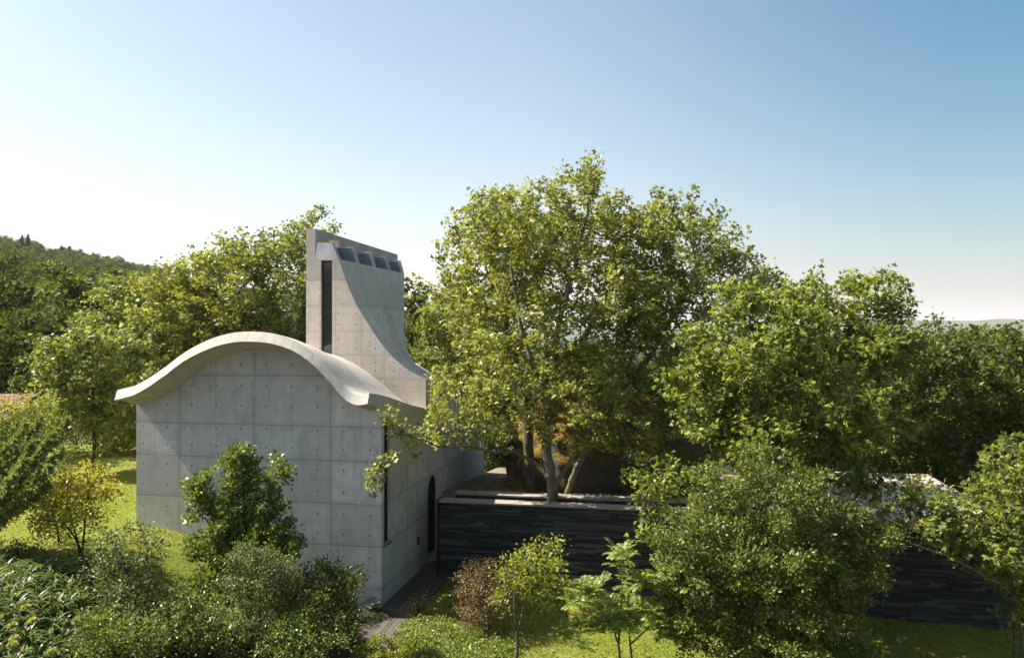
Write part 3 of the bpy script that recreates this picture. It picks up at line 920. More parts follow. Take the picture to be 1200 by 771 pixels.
tree('plane_tree', 'slim leaning plane tree right of the forked trunk, with the lopsided right-hand crown', 'tree', bC,
     [[bC, tr(664, 578, 29.4), tr(676, 548, 29), tr(692, 522, 28.8), tr(715, 480, 28.8), tr(760, 420, 29), tr(800, 350, 29.2)]],
     [E(790, 330, 75, 85, 29.2, 3.4), E(830, 270, 30, 32, 29, 1.8), E(790, 255, 34, 28, 29, 1.6), E(860, 335, 42, 50, 29.3, 2.4), E(770, 430, 70, 60, 29, 2.8), E(885, 330, 22, 22, 29.3, 1.2)],
     M['leaf_plane'], M['bark_pale'], 14000, .125, .8, 'lobed', 300, 5, .30, .28, .33, .11, .13, seed=3, twig=.007)
bD = gp(592, 43); bD[2] = 1.5
tree('plane_tree', 'plane tree with a pale upright trunk at the back of the gravel terrace', 'tree', bD,
     [[bD, tr(590, 515, 43), tr(586, 480, 43), tr(590, 440, 43), tr(575, 390, 43)], [tr(586, 480, 43), tr(550, 440, 43), tr(525, 415, 42.5)]],
     [E(545, 400, 50, 65, 43, 3), E(580, 430, 50, 50, 43, 3), E(520, 440, 35, 35, 42, 2)],
     M['leaf_plane'], M['bark_pale'], 11000, .17, .8, 'lobed', 120, 8, .48, .34, .44, .2, .22, seed=4)

# --- maples on the right
bE = gp(838, 23.8)
tree('maple_tree', 'bright green maple in front of the slate wall whose low bough hangs over the coping', 'tree', bE,
     [[bE, tr(838, 640, 23.8), tr(838, 540, 23.8), tr(842, 500, 23.8), tr(850, 440, 23.8), tr(870, 380, 23.8)], [tr(838, 555, 23.8), tr(825, 565, 23.6), tr(800, 578, 23.4), tr(775, 588, 23.3), tr(755, 590, 23.3)], [tr(842, 500, 23.8), tr(880, 470, 23.6), tr(920, 420, 23.6), tr(945, 370, 23.8)], [tr(838, 540, 23.8), tr(890, 530, 23.4), tr(950, 500, 23.4), tr(1000, 470, 23.6)]],
     [E(865, 430, 56, 58, 23.8, 2.2), E(925, 400, 42, 44, 23.8, 1.8), E(880, 505, 72, 40, 23.5, 2), E(825, 460, 34, 44, 23.8, 1.5), E(775, 570, 34, 28, 23.3, .6), E(760, 608, 22, 18, 23.2, .4), E(970, 470, 52, 40, 23.6, 1.8), E(1010, 520, 44, 34, 23.4, 1.4), E(865, 355, 20, 18, 23.8, .8), E(990, 560, 50, 16, 23.0, .8), E(930, 560, 40, 16, 23.0, .8)],
     M['leaf_maple'], M['bark'], 16000, .14, .85, 'lobed', 330, 6, .28, .25, .30, .13, .14, seed=5)
bF = gp(970, 35.5); bF[2] = -.3
tree('maple_tree', 'maple with two feathery top plumes standing behind the pavilion roof', 'tree', bF,
     [[bF, tr(970, 540, 35), tr(975, 480, 35), tr(985, 420, 35), tr(1000, 370, 35)]],
     [E(985, 410, 58, 54, 35, 3.2), E(1000, 348, 28, 24, 35, 1.5), E(1043, 344, 17, 24, 35, 1.2), E(955, 345, 26, 20, 35, 1.5), E(1040, 410, 28, 40, 35, 2), E(980, 480, 80, 50, 34.5, 3), E(910, 345, 30, 28, 34, 1.6)],
     M['leaf_maple'], M['bark'], 15000, .18, .85, 'lobed', 300, 6, .36, .30, .38, .18, .18, seed=6)

# --- dark trees, far right
for k, (px, Y, ells, lab) in enumerate((
        (1092, 38, [E(1095, 462, 55, 65, 38, 3.4), E(1085, 408, 35, 24, 38, 2), E(1130, 480, 45, 60, 38, 3), E(1080, 530, 60, 40, 37, 3)], 'dark oak-like tree behind the pavilion, beside the feathery maple'),
        (1190, 39, [E(1180, 460, 50, 60, 39, 3.4), E(1145, 418, 30, 24, 39, 2), E(1195, 402, 22, 26, 39, 2), E(1160, 530, 55, 45, 38, 3), E(1215, 480, 40, 70, 39, 3)], 'dark broad tree at the right edge with a bare pale bough'))):
    b = gp(px, Y)
    st = [[b, tr(px, 520, Y), tr(px - 4, 460, Y), tr(px + 3, 410, Y)]]
    if k: st.append([tr(1190, 520, 39), tr(1188, 512, 37.5), tr(1183, 497, 36.4), tr(1178, 478, 36.2), tr(1186, 462, 36.2), tr(1196, 450, 36.4)])
    tree('oak_tree', lab, 'tree', b, st, ells, M['leaf_dark'] if not k else M['leaf_dark'], M['bark_pale'], 19000, .17, .75, 'lobed', 280, 6, .40, .32, .42, .18, .18, seed=10 + k)

# --- big small-leaved tree in the right foreground
bG = gp(864, 19.6)
tree('privet_tree', 'dense small-leaved dark green tree in the foreground, hiding the wall', 'tree', bG,
     [[bG, tr(862, 760, 19.7), tr(866, 710, 20), tr(880, 660, 20.3), tr(895, 610, 20.5)], [tr(862, 770, 19.7), tr(872, 740, 19.6), tr(900, 690, 20), tr(950, 640, 20.4)], [tr(866, 710, 20), tr(830, 670, 20), tr(800, 640, 20.2)]],
     [E(895, 650, 88, 75, 20.6, 2), E(960, 680, 75, 75, 20.8, 1.8), E(885, 580, 62, 45, 20.6, 1.4), E(820, 650, 48, 55, 20.4, 1.3), E(930, 740, 90, 45, 20.4, 1.6), E(1005, 640, 32, 45, 21, 1), E(950, 590, 40, 36, 20.8, 1.1), E(850, 735, 58, 30, 20.2, 1.2), E(815, 705, 40, 32, 20.3, 1), E(858, 560, 16, 26, 20.6, .5), E(925, 560, 20, 20, 20.7, .5), E(1010, 605, 20, 22, 21, .6), E(785, 620, 16, 22, 20.4, .5), E(905, 760, 60, 26, 19.9, 1.2)],
     M['leaf_gloss'], M['bark'], 68000, .095, .58, 'rhomb', 480, 8, .26, .17, .22, .1, .10, seed=7, shell=.35, droop=0)

# --- branches reaching in from the right edge
bH = gp(1275, 21.0)
tree('maple_tree', 'yellow-green tree leaning in from the right edge over the pavilion wall', 'tree', bH,
     [[bH, tr(1270, 700, 21), tr(1262, 620, 21), tr(1250, 560, 21)], [tr(1270, 720, 21), tr(1190, 692, 21), tr(1150, 672, 21), tr(1108, 650, 21), tr(1068, 637, 21.2)], [tr(1262, 620, 21), tr(1215, 610, 20.6), tr(1180, 600, 20.5)]],
     [E(1178, 610, 36, 40, 20.6, 1), E(1195, 560, 30, 32, 20.8, 1), E(1120, 605, 62, 22, 21.3, .8), E(1075, 580, 34, 12, 21.5, .5), E(1200, 650, 26, 28, 20.6, .9), E(1225, 700, 35, 40, 20.8, 1), E(1240, 580, 45, 60, 21, 1.6), E(1060, 600, 34, 14, 21.5, .5), E(1188, 530, 22, 14, 20.8, .6)],
     M['leaf_maple'], M['bark_pale'], 9000, .13, .8, 'lobed', 170, 8, .26, .2, .27, .09, .13, seed=8)
bI = gp(1188, 21.6)
tree('shrub', 'small leafy shrub at the foot of the wall near the right edge', 'shrub', bI,
     [[bI, tr(1188, 730, 21.6), tr(1188, 700, 21.6)]], [E(1188, 728, 10, 18, 21.6, .3), E(1180, 722, 8, 10, 21.5, .25)], M['leaf_maple'], M['bark'], 420, .11, .5, 'rhomb', 14, 6, .14, .12, .16, .02, .09, seed=9)

# --- row of trees behind the chapel on the left
ROW = [(352, 47, [E(345, 345, 50, 70, 47, 4), E(366, 275, 22, 26, 47, 1.6), E(330, 290, 34, 26, 47, 2.4), E(385, 330, 30, 50, 47, 3), E(350, 420, 55, 50, 47, 3.5)], 'tall leafy tree right against the tower, tallest of the row behind the chapel', 'leaf_plane'),
       (282, 46, [E(280, 360, 50, 62, 46, 4), E(290, 302, 30, 26, 46, 2.4), E(262, 310, 26, 22, 46, 2), E(285, 430, 60, 40, 46, 3.5)], 'tree with yellowing crown showing above the roof crest', 'leaf_plane_b'),
       (215, 46, [E(212, 385, 46, 58, 46, 3.8), E(235, 322, 28, 26, 46, 2.2), E(196, 340, 24, 22, 46, 2), E(215, 440, 50, 40, 45.5, 3.4)], 'bright yellow-green tree above the left slope of the roof', 'leaf_plane_b'),
       (160, 47, [E(160, 395, 42, 52, 47, 3.6), E(150, 350, 30, 26, 47, 2.2), E(125, 400, 34, 38, 47, 3), E(165, 450, 45, 34, 46, 3)], 'rounded olive tree behind the tip of the roof', 'leaf_plane')]
for k, (px, Y, ells, lab, lm) in enumerate(ROW):
    b = gp(px, Y)
    tree('plane_tree', lab, 'tree', b, [[b, tr(px, 500, Y), tr(px + 2, 440, Y), tr(px + 4, 380, Y), tr(px + 4, 330, Y)]], ells, M[lm], M['bark'], 19000, .165, .8, 'lobed', 300, 6, .40, .34, .42, .2, .19, seed=30 + k)

# --- young trees on the left lawn edge
b = gp(110, 34)
tree('young_tree', 'young broadleaf tree with a slim dark trunk rising from the back lawn', 'tree', b,
     [[b, tr(110, 540, 34), tr(109, 480, 34), tr(107, 430, 34)]], [E(105, 440, 42, 44, 34, 2), E(80, 420, 26, 26, 34, 1.4), E(125, 405, 20, 20, 34, 1.1), E(120, 480, 30, 26, 34, 1.4)],
     M['leaf_plane'], M['bark_dark'], 7500, .16, .8, 'lobed', 120, 7, .36, .28, .36, .075, .17, seed=40)
b = gp(133, 39)
tree('young_tree', 'thin young tree by the rocks, nearest the chapel corner', 'tree', b,
     [[b, tr(133, 520, 39), tr(134, 480, 39)]], [E(138, 485, 24, 26, 39, 1.6), E(150, 505, 14, 20, 39, 1)], M['leaf_lime'], M['bark_dark'], 2600, .18, .8, 'lobed', 50, 7, .4, .3, .4, .055, .2, seed=41)
for k, (px, Y, ells, lab, lm) in enumerate((
        (40, 36, [E(40, 490, 34, 26, 36, 1.8), E(20, 500, 24, 24, 36, 1.5), E(60, 475, 24, 16, 36, 1.4)], 'olive-green spreading shrub in front of the tiled roof', 'leaf_lime'),
        (72, 38, [E(75, 505, 24, 28, 38, 1.6), E(90, 490, 20, 24, 38, 1.4)], 'mid-green shrub between the tiled roof and the young tree', 'leaf_plane'),
        (576, 42, [E(572, 532, 14, 18, 42, 1.2), E(590, 535, 12, 14, 42, 1)], 'dark shrub closing the gap behind the far corner of the chapel', 'leaf_dark'),
        (148, 42, [E(152, 515, 16, 14, 42, 1.4), E(140, 520, 12, 8, 42, 1)], 'pale-leaved shrub on the rocky bank beside the chapel wall', 'leaf_lime'),
        (8, 30, [E(4, 520, 24, 30, 30, 1.6)], 'dark round shrub at the left edge behind the juniper', 'leaf_dark'))):
    b = gp(px, Y); b[2] = min(b[2], ells[0][0][2] - .3)
    tree('shrub', lab, 'shrub', b, [[b, b + [0, 0, .5], b + [.1, 0, 1.1]]], ells, M[lm], M['bark_dark'], 3800, .13, .7, 'rhomb', 70, 7, .32, .25, .32, .05, .16, seed=50 + k)

# --- the small yellow tree, shrubs in the left bed
b = gp(95, 22.0)
tree('yellow_tree', 'small autumn-yellow tree with several dark stems on the lawn edge', 'tree', b,
     [[b, tr(92, 635, 22), tr(84, 610, 22), tr(78, 580, 22)], [b + [0.03, 0, .05], tr(97, 640, 22), tr(100, 610, 22), tr(104, 575, 22)], [tr(92, 635, 22), tr(66, 600, 22), tr(55, 580, 22)]],
     [E(82, 585, 38, 32, 22, .9), E(105, 570, 20, 32, 22, .7), E(60, 600, 24, 20, 22, .7), E(118, 590, 12, 18, 22, .4)], M['leaf_yellow'], M['bark_dark'], 4200, .095, .6, 'rhomb', 90, 6, .2, .17, .22, .045, .1, seed=60, twig=.005)
b = gp(72, 23.5)
tree('yellow_tree', 'smaller yellowing bush just left of the small yellow tree', 'tree', b, [[b, tr(70, 640, 23.5), tr(66, 610, 23.5)]], [E(58, 612, 24, 22, 23.5, .6)], M['leaf_lime'], M['bark_dark'], 900, .09, .6, 'rhomb', 30, 6, .18, .16, .2, .03, .1, seed=61)
b = gp(152, 19.6)
tree('shrub', 'open bronze-tipped shrub with many thin stems at the lawn edge', 'shrub', b,
     [[b, tr(150, 700, 19.6), tr(146, 660, 19.6)], [b, tr(160, 700, 19.5), tr(172, 650, 19.5)], [b, tr(140, 705, 19.6), tr(120, 670, 19.6)]],
     [E(150, 645, 34, 34, 19.6, .7), E(175, 640, 18, 22, 19.5, .5), E(120, 675, 26, 22, 19.6, .6), E(160, 685, 36, 24, 19.3, .7), E(155, 715, 34, 20, 19.3, .6)], M['leaf_grey'], M['bark_dark'], 4600, .085, .5, 'rhomb', 100, 6, .16, .14, .18, .035, .09, seed=62)
b = gp(292, 21.0)
tree('camellia_shrub', 'tallest glossy shrub in front of the concrete wall with upright leafy spires', 'shrub', b,
     [[b, tr(290, 650, 21), tr(288, 600, 21), tr(283, 530, 21)], [tr(290, 660, 21), tr(312, 610, 20.9), tr(325, 545, 20.9)], [tr(290, 670, 21), tr(258, 630, 20.9), tr(234, 565, 20.9)], [tr(290, 670, 21), tr(330, 640, 20.8), tr(345, 610, 20.8)]],
     [E(283, 553, 17, 36, 21, .45), E(322, 564, 12, 30, 20.9, .32), E(237, 580, 13, 28, 20.9, .36), E(262, 600, 14, 26, 20.9, .4), E(287, 622, 40, 36, 21, .9), E(328, 632, 22, 28, 20.8, .55), E(255, 636, 26, 26, 20.8, .6), E(290, 655, 45, 22, 20.6, .8), E(275, 680, 45, 22, 20.6, .8)],
     M['leaf_camellia'], M['bark_dark'], 21000, .115, .6, 'rhomb', 260, 7, .15, .14, .18, .045, .08, seed=63, upright=.5)
b = gp(300, 18.9)
tree('shrub', 'dense rounded grey-green shrub directly below the tall glossy shrub', 'shrub', b, [[b, b + [0, 0, .4], b + [.05, 0, .9]]],
     [E(305, 680, 42, 36, 19, .75), E(290, 655, 26, 16, 19, .5), E(308, 722, 42, 26, 18.9, .75)], M['leaf_grey'], M['bark_dark'], 15000, .055, .6, 'rhomb', 220, 7, .11, .1, .13, .03, .06, seed=64, shell=.55)
b = gp(382, 20.4)
tree('shrub', 'dark broad-leaved shrub between the grey-green shrub and the chapel corner', 'shrub', b, [[b, b + [0, 0, .4], b + [.05, 0, .8]], [b, b + [.3, 0, .5], b + [.7, 0, .9]]],
     [E(375, 690, 34, 26, 20.4, .7), E(405, 680, 20, 20, 20.5, .5), E(350, 700, 24, 20, 20.2, .5), E(385, 722, 34, 18, 20.1, .6)], M['leaf_gloss'], M['bark_dark'], 6500, .1, .5, 'rhomb', 120, 7, .15, .14, .17, .03, .09, seed=65)

for k, (px, Y, ells, lab, lm, n_, lf, sh) in enumerate((
        (222, 19.0, [E(222, 712, 30, 28, 19, .7), E(205, 735, 26, 22, 18.8, .6), E(240, 735, 26, 22, 18.8, .6)], 'leafy green shrub between the bronze-tipped shrub and the grey-green shrub', 'leaf_camellia', 4200, .085, .5),
        (20, 21.5, [E(15, 665, 36, 30, 21.5, .9), E(50, 675, 30, 22, 21.3, .8)], 'dark low shrub under the juniper at the left edge', 'leaf_gloss', 5200, .08, .5),
        (95, 20.6, [E(95, 690, 30, 22, 20.6, .7), E(70, 700, 24, 18, 20.4, .6)], 'low dark green shrub at the foot of the small yellow tree', 'leaf_gloss', 3600, .075, .5),
        (345, 18.2, [E(340, 748, 30, 22, 18.2, .6), E(370, 752, 24, 18, 18.2, .5)], 'low green shrub at the bottom of the bed in front of the grey-green shrub', 'leaf_camellia', 3200, .08, .5),
        (120, 17.6, [E(120, 745, 34, 22, 17.6, .7), E(160, 752, 28, 18, 17.6, .6)], 'low spreading shrub at the bottom edge below the bronze-tipped shrub', 'leaf_gloss', 4200, .085, .5))):
    b = gp(px, Y)
    tree('shrub', lab, 'shrub', b, [[b, b + [0, 0, .3], b + [.05, 0, .55]]], ells, M[lm], M['bark_dark'], n_, lf, .5, 'rhomb', 130, 7, .15, .13, .17, .025, .09, seed=80 + k, shell=.45, upright=.3)

# --- shrubs on the right lawn
b = gp(572, 22.1)
tree('bronze_shrub', 'rounded bronze-leaved shrub in front of the slate wall', 'shrub', b,
     [[b, b + [0, 0, .5], b + [-.1, 0, 1.1]], [b, b + [.3, 0, .6]]], [E(566, 688, 29, 34, 22.2, .75), E(585, 685, 18, 28, 22.2, .5), E(560, 720, 20, 18, 22.1, .5)], M['leaf_brown'], M['bark_dark'], 7500, .055, .55, 'rhomb', 210, 7, .12, .11, .14, .03, .07, seed=66, shell=.5)
b = gp(605, 20.2)
tree('fruit_tree', 'small yellow-green tree with bare forking lower branches on the lawn', 'tree', b,
     [[b, tr(606, 760, 20.2), tr(606, 742, 20.2)], [tr(606, 742, 20.2), tr(596, 722, 20.2), tr(588, 705, 20.2), tr(590, 680, 20.2)], [tr(606, 742, 20.2), tr(612, 718, 20.2), tr(618, 690, 20.2), tr(620, 650, 20.2)], [tr(606, 742, 20.2), tr(622, 722, 20.2), tr(640, 700, 20.2), tr(652, 670, 20.2)], [tr(606, 742, 20.2), tr(602, 715, 20.4), tr(604, 680, 20.4), tr(606, 660, 20.4)]],
     [E(630, 660, 36, 24, 20.2, .7), E(648, 640, 14, 10, 20.2, .3), E(655, 672, 16, 20, 20.2, .4), E(610, 672, 22, 26, 20.2, .5), E(598, 700, 16, 20, 20.2, .4), E(632, 690, 28, 16, 20.2, .5)],
     M['leaf_lime'], M['bark'], 2400, .085, .6, 'rhomb', 90, 6, .15, .13, .17, .04, .09, seed=67, upright=.4)


def compound_tree(name, label, cat, base, tips, stems_, leafm, barkm, seed, length=.42, leaflet=.13, pairs=9, nfr=11):
    rng = np.random.default_rng(seed)
    root = thing(name, label, cat, base)
    A = []; B_ = []; ra = []; rb = []
    for pl, r0 in stems_:
        pl = resample(pl, .12); m = len(pl)
        for i in range(m - 1):
            A.append(pl[i] - base); B_.append(pl[i + 1] - base); ra.append(r0 * (1 - .6 * i / m)); rb.append(r0 * (1 - .6 * (i + 1) / m))
    Bs = []; Ts = []; Ns = []; Ls = []; Ws = []
    for tp, sc in tips:
        b_, t_, n_2, l_, w_2, fa, fb = frond_mesh(rng, nfr, length * sc, pairs, leaflet * sc, 1.0, (.35, 1.5), .34, .15)
        Bs.append(b_ + tp - base); Ts.append(t_); Ns.append(n_2); Ls.append(l_); Ws.append(w_2)
        A += list(fa + tp - base); B_ += list(fb + tp - base); ra += [.005] * len(fa); rb += [.004] * len(fa)
    link('trunk', tubes_mesh('trunk', np.array(A), np.array(B_), np.array(ra), np.array(rb), 5), barkm, root)
    link('crown', leaves_mesh('crown', np.concatenate(Bs), np.concatenate(Ts), np.concatenate(Ns), np.concatenate(Ls), np.concatenate(Ws)), leafm, root)
    return root


rng = np.random.default_rng(77)
bK = gp(728, 20.0)
tp = []
for (px, py, rx, ry, n) in ((730, 655, 8, 16, 4), (718, 690, 38, 16, 12), (765, 690, 22, 16, 8), (800, 690, 12, 12, 5), (705, 725, 36, 18, 11), (760, 725, 36, 18, 11), (790, 735, 24, 14, 6), (690, 750, 28, 12, 6), (785, 675, 5, 8, 2)):
    for _ in range(n): tp.append((P(px + rng.uniform(-rx, rx), py + rng.uniform(-ry, ry), 20 + rng.uniform(-.6, .6)), rng.uniform(.75, 1.15)))
tp.append((P(732, 648, 20), 1.0))
compound_tree('sumac_tree', 'feathery light green tree with compound leaves at the middle of the front lawn', 'tree', bK, tp,
              [([bK, P(725, 755, 20), P(718, 735, 20), P(715, 715, 20)], .035), ([P(725, 755, 20), P(727, 720, 20), P(731, 665, 20)], .03), ([bK + [.3, 0, 0], P(738, 750, 20), P(737, 720, 20), P(735, 690, 20)], .03),
               ([P(738, 755, 20), P(760, 735, 20), P(785, 715, 20), P(800, 695, 20)], .025), ([P(737, 720, 20), P(760, 700, 20)], .02)], M['leaf_sumac'], M['bark'], 5)
for k, (px, py, Y, sc, lab) in enumerate(((521, 722, 22.9, 1, 'small bright sapling among the ground cover in front of the slate wall end'), )):
    b = gp(px, Y); pts = [(b + [0.0, 0, .55], 1.0), (b + [-.25, .1, .35], .8), (b + [.2, .05, .3], .8)]
    compound_tree('sapling', lab, 'sapling', b, [(p_ * 1.0, s_) for p_, s_ in pts], [([b, b + [0, 0, .55]], .012), ([b, b + [-.12, .05, .2], b + [-.25, .1, .35]], .009), ([b, b + [.1, .02, .18], b + [.2, .05, .3]], .009)], M['leaf_sumac'], M['bark'], 9, .3, .1, 7, 9)
b = gp(490, 23.2)
tree('shrub', 'little upright shrub beside the board path', 'shrub', b, [[b, b + [0, 0, .4], b + [.05, 0, .8]]], [E(489, 717, 8, 16, 23.2, .2), E(495, 708, 7, 7, 23.2, .2)], M['leaf_plane'], M['bark_dark'], 420, .075, .6, 'rhomb', 24, 6, .1, .1, .13, .015, .08, seed=70)

# ================================================================== BEDS, FERNS, JUNIPER
def place_for(px, py, h=0.0):
    """ground point seen at (px, py) when the thing seen stands h above the ground"""
    Y = 20.0
    for _ in range(40):
        X = (px - 600) / F * Y
        z = float(ground_z(X, Y)) + h
        Y = .5 * Y + .5 * max(8.0, min(60.0, (HC - z) * F / (py - 385.5)))
    X = (px - 600) / F * Y
    return np.array([X, Y, float(ground_z(X, Y))])


def lily(name, seed, head):
    rng = np.random.default_rng(seed)
    v, q = rosette_mesh(rng)
    root = thing(name, 'strap-leaved lily clump without seed heads in the planting bed left of the board path', 'lily', (0, 0, 0), 0, 'strap-leaved lilies in the planting bed')
    link('leaves', np_mesh('leaves', v, quads=q), M['leaf_strap'], root)
    if head:
        hh = .95
        link('stem', tubes_mesh('stem', np.array([[0, 0, 0], [.02, 0, hh * .5]]), np.array([[.02, 0, hh * .5], [.0, .02, hh - .06]]), np.array([.008, .007]), np.array([.007, .006]), 5), M['leaf_strap'], root)
        n = 130; d = rng.normal(size=(n, 3)); d /= np.linalg.norm(d, axis=1, keepdims=True); d[:, 2] = np.abs(d[:, 2]) * .9 - .25
        b = np.array([0, .02, hh - .06]) + d * .025
        link('flower_head', leaves_mesh('flower_head', b, d, rng.normal(size=(n, 3)), rng.uniform(.075, .105, n), np.full(n, .026)), M['head'], root)
    return root


protos = [lily('lily_plant', 100 + k, False) for k in range(5)]
hproto = [lily('flowering_lily', 110 + k, True) for k in range(3)]
rng = np.random.default_rng(21)
used = [0] * 5; n_l = 0
cand = []
for _ in range(4000):
    px = rng.uniform(-20, 440); Y = rng.uniform(16.2, 22.6); X = (px - 600) / F * Y
    l_ = L((X, Y, 0))
    if lawn_w(X, Y) > .3 or l_[0] > -.25 or l_[1] > -.35: continue
    if l_[0] > -2.4 and l_[1] > -2.0: continue
    if any((X - c[0]) ** 2 + (Y - c[1]) ** 2 < .30 ** 2 for c in cand): continue
    cand.append((X, Y))
    if len(cand) >= 210: break
for i, (X, Y) in enumerate(cand):
    k = i % 5; z = float(ground_z(X, Y)); s = rng.uniform(.75, 1.25); a = rng.uniform(0, 6.28)
    if used[k]: dup(protos[k], (X, Y, z), a, s)
    else:
        used[k] = 1; protos[k].location = (X, Y, z); protos[k].rotation_euler = (0, 0, a)
HEADS = [(31, 710), (15.5, 731), (39, 725), (18, 748), (13, 758), (90, 722), (135, 713), (174, 693), (9, 684), (220, 713), (233, 716), (336, 707), (359, 708), (361, 717), (373, 724), (347, 732), (380, 718), (255, 735), (60, 760)]
for i, (px, py) in enumerate(HEADS):
    p = place_for(px, py, .92); a = rng.uniform(0, 6.28)
    if i < 3: hproto[i].location = [float(c) for c in p]; hproto[i].rotation_euler = (0, 0, a); o = hproto[i]
    else: o = dup(hproto[i % 3], p, a, rng.uniform(.92, 1.08))
    o['label'] = 'lily clump carrying a round pale seed head on a tall stalk in the planting bed'
    o['group'] = 'flowering lilies in the planting bed'


def cover(name, label, test, n, hmax, leaf, mat, box, seed, cl=260, cs=.16):
    rng = np.random.default_rng(seed)
    c = []
    while len(c) < cl:
        X = rng.uniform(box[0], box[1]); Y = rng.uniform(box[2], box[3])
        if test(X, Y): c.append((X, Y, rng.uniform(.35, 1) * hmax))
    c = np.array(c); k = rng.integers(0, cl, n)
    d = rng.normal(0, cs, (n, 2)); rr = np.exp(-(d ** 2).sum(1) / (2 * (cs * 1.2) ** 2))
    X = c[k, 0] + d[:, 0]; Y = c[k, 1] + d[:, 1]; h = c[k, 2] * rr * rng.uniform(.15, 1, n)
    p = np.stack([X, Y, ground_z(X, Y) + h + .01], 1)
    td = np.stack([d[:, 0], d[:, 1], rng.uniform(.0, .25, n)], 1) + rng.normal(0, .12, (n, 3))
    nr = np.array([0, 0, 1]) + rng.normal(0, .45, (n, 3)); Ln = leaf * rng.uniform(.6, 1.3, n)
    o = link(name, leaves_mesh(name, p, td, nr, Ln, Ln * .45), mat)
    tag(o, label, 'ground cover', kind='stuff')


def t_right(X, Y):
    l_ = L((X, Y, 0)); return lawn_w(X, Y) < .5 and 1.25 < l_[0] < 5.2 and l_[1] < .3 and Y > 18.5


def t_left(X, Y):
    l_ = L((X, Y, 0)); return lawn_w(X, Y) < .4 and l_[0] < -.3 and l_[1] < -.3 and Y > 15.5


cover('ground_cover', 'low green ground cover over bare soil beside the board path', t_right, 16000, .28, .085, M['leaf_cover'], (-4.2, 2.5, 18.5, 24.5), 31, 240, .15)
cover('bed_ground_cover', 'low mixed leafy growth between the lilies of the left bed', t_left, 13000, .35, .11, M['leaf_strap'], (-14, -3.2, 15.8, 22.8), 32, 420, .22)
b = gp(448, 19.2)
tree('boxwood_shrub', 'low yellow-green shrub with upright shoots at the bottom edge beside the path', 'shrub', b,
     [[b, b + [0, 0, .25]]] + [[b, b + [dx, dy, .3], b + [dx * 1.2, dy * 1.2, .62 + .1 * math.sin(dx * 9)]] for dx, dy in ((-.6, 0), (-.35, .15), (-.1, -.1), (.15, .2), (.4, 0), (.6, .1), (.3, -.25), (-.5, -.3))],
     [E(442, 765, 22, 22, 19.3, .4), E(447, 778, 32, 22, 19.2, .4), E(425, 770, 10, 16, 19.2, .3), E(470, 765, 12, 16, 19.2, .3)], M['leaf_lime'], M['bark_dark'], 4200, .06, .45, 'rhomb', 60, 8, .08, .09, .11, .012, .045, seed=71, upright=.9)

def litter(name, label, pts, leaf, seed):
    rng = np.random.default_rng(seed); n = len(pts)
    td = rng.normal(0, 1, (n, 3)) * [1, 1, .12]; nr = np.array([0, 0, 1]) + rng.normal(0, .25, (n, 3)); Ln = leaf * rng.uniform(.6, 1.3, n)
    tag(link(name, leaves_mesh(name, pts, td, nr, Ln, Ln * .7), M['leaf_fallen']), label, 'fallen leaves', kind='stuff')


M['leaf_fallen'] = leaf_mat('fallen_leaves', (.045, .03, .016), (.09, .06, .026), (.15, .11, .04), trans=.05, rough=.8, spec=.1)
q = np.array([W(a, b_, 2.575) for a, b_ in zip(rng.uniform(11.5, 18.3, 2600), 3.2 + 8.1 * rng.random(2600) ** .8)])
litter('fallen_leaves', 'dry fallen leaves scattered over the flat pavilion roof', q, .11, 61)
q = np.array([W(a, b_, 2.34 - .08 * max(0, b_ - 4.7)) for a, b_ in zip(rng.uniform(1.2, 11, 2400), rng.uniform(5.2, 12, 2400))])
litter('fallen_leaves', 'dry fallen leaves on the gravel terrace around the trunks', q, .11, 62)
lx_, ly_ = rng.uniform(1.5, 18, 1500), rng.uniform(-3.5, 3.0, 1500)
q = np.stack([C1[0] + AX[0] * lx_ + AY[0] * ly_, C1[1] + AX[1] * lx_ + AY[1] * ly_, np.zeros(1500)], 1); q[:, 2] = ground_z(q[:, 0], q[:, 1]) + .05
litter('fallen_leaves', 'scattered dry leaves on the lawn in front of the slate wall', q, .09, 63)

# ferns with dark arching fronds by the wall
for k, (px, py, sc, lab) in enumerate(((364, 672, 1.25, 'dark fern against the concrete wall behind the tall glossy shrub'), (418, 712, 1.2, 'dark arching fern at the chapel corner beside the broad-leaved shrub'), (398, 735, 1.0, 'dark fern in front of the chapel corner, lowest of the ferns'), (440, 708, .8, 'dark fern tucked against the corner of the chapel'))):
    p = place_for(px, py, .35)
    rng2 = np.random.default_rng(300 + k)
    b_, t_, n_2, l_, w_2, fa, fb = frond_mesh(rng2, 20, .85 * sc, 22, .13 * sc, 1.6, (.6, 1.35), .2, .08)
    r_ = thing('fern', lab, 'fern', p, 0)
    link('leaves', leaves_mesh('leaves', b_, t_, n_2, l_, w_2), M['leaf_fern'], r_)
    link('stem', tubes_mesh('stem', fa, fb, np.full(len(fa), .006), np.full(len(fa), .005), 4), M['bark_dark'], r_)

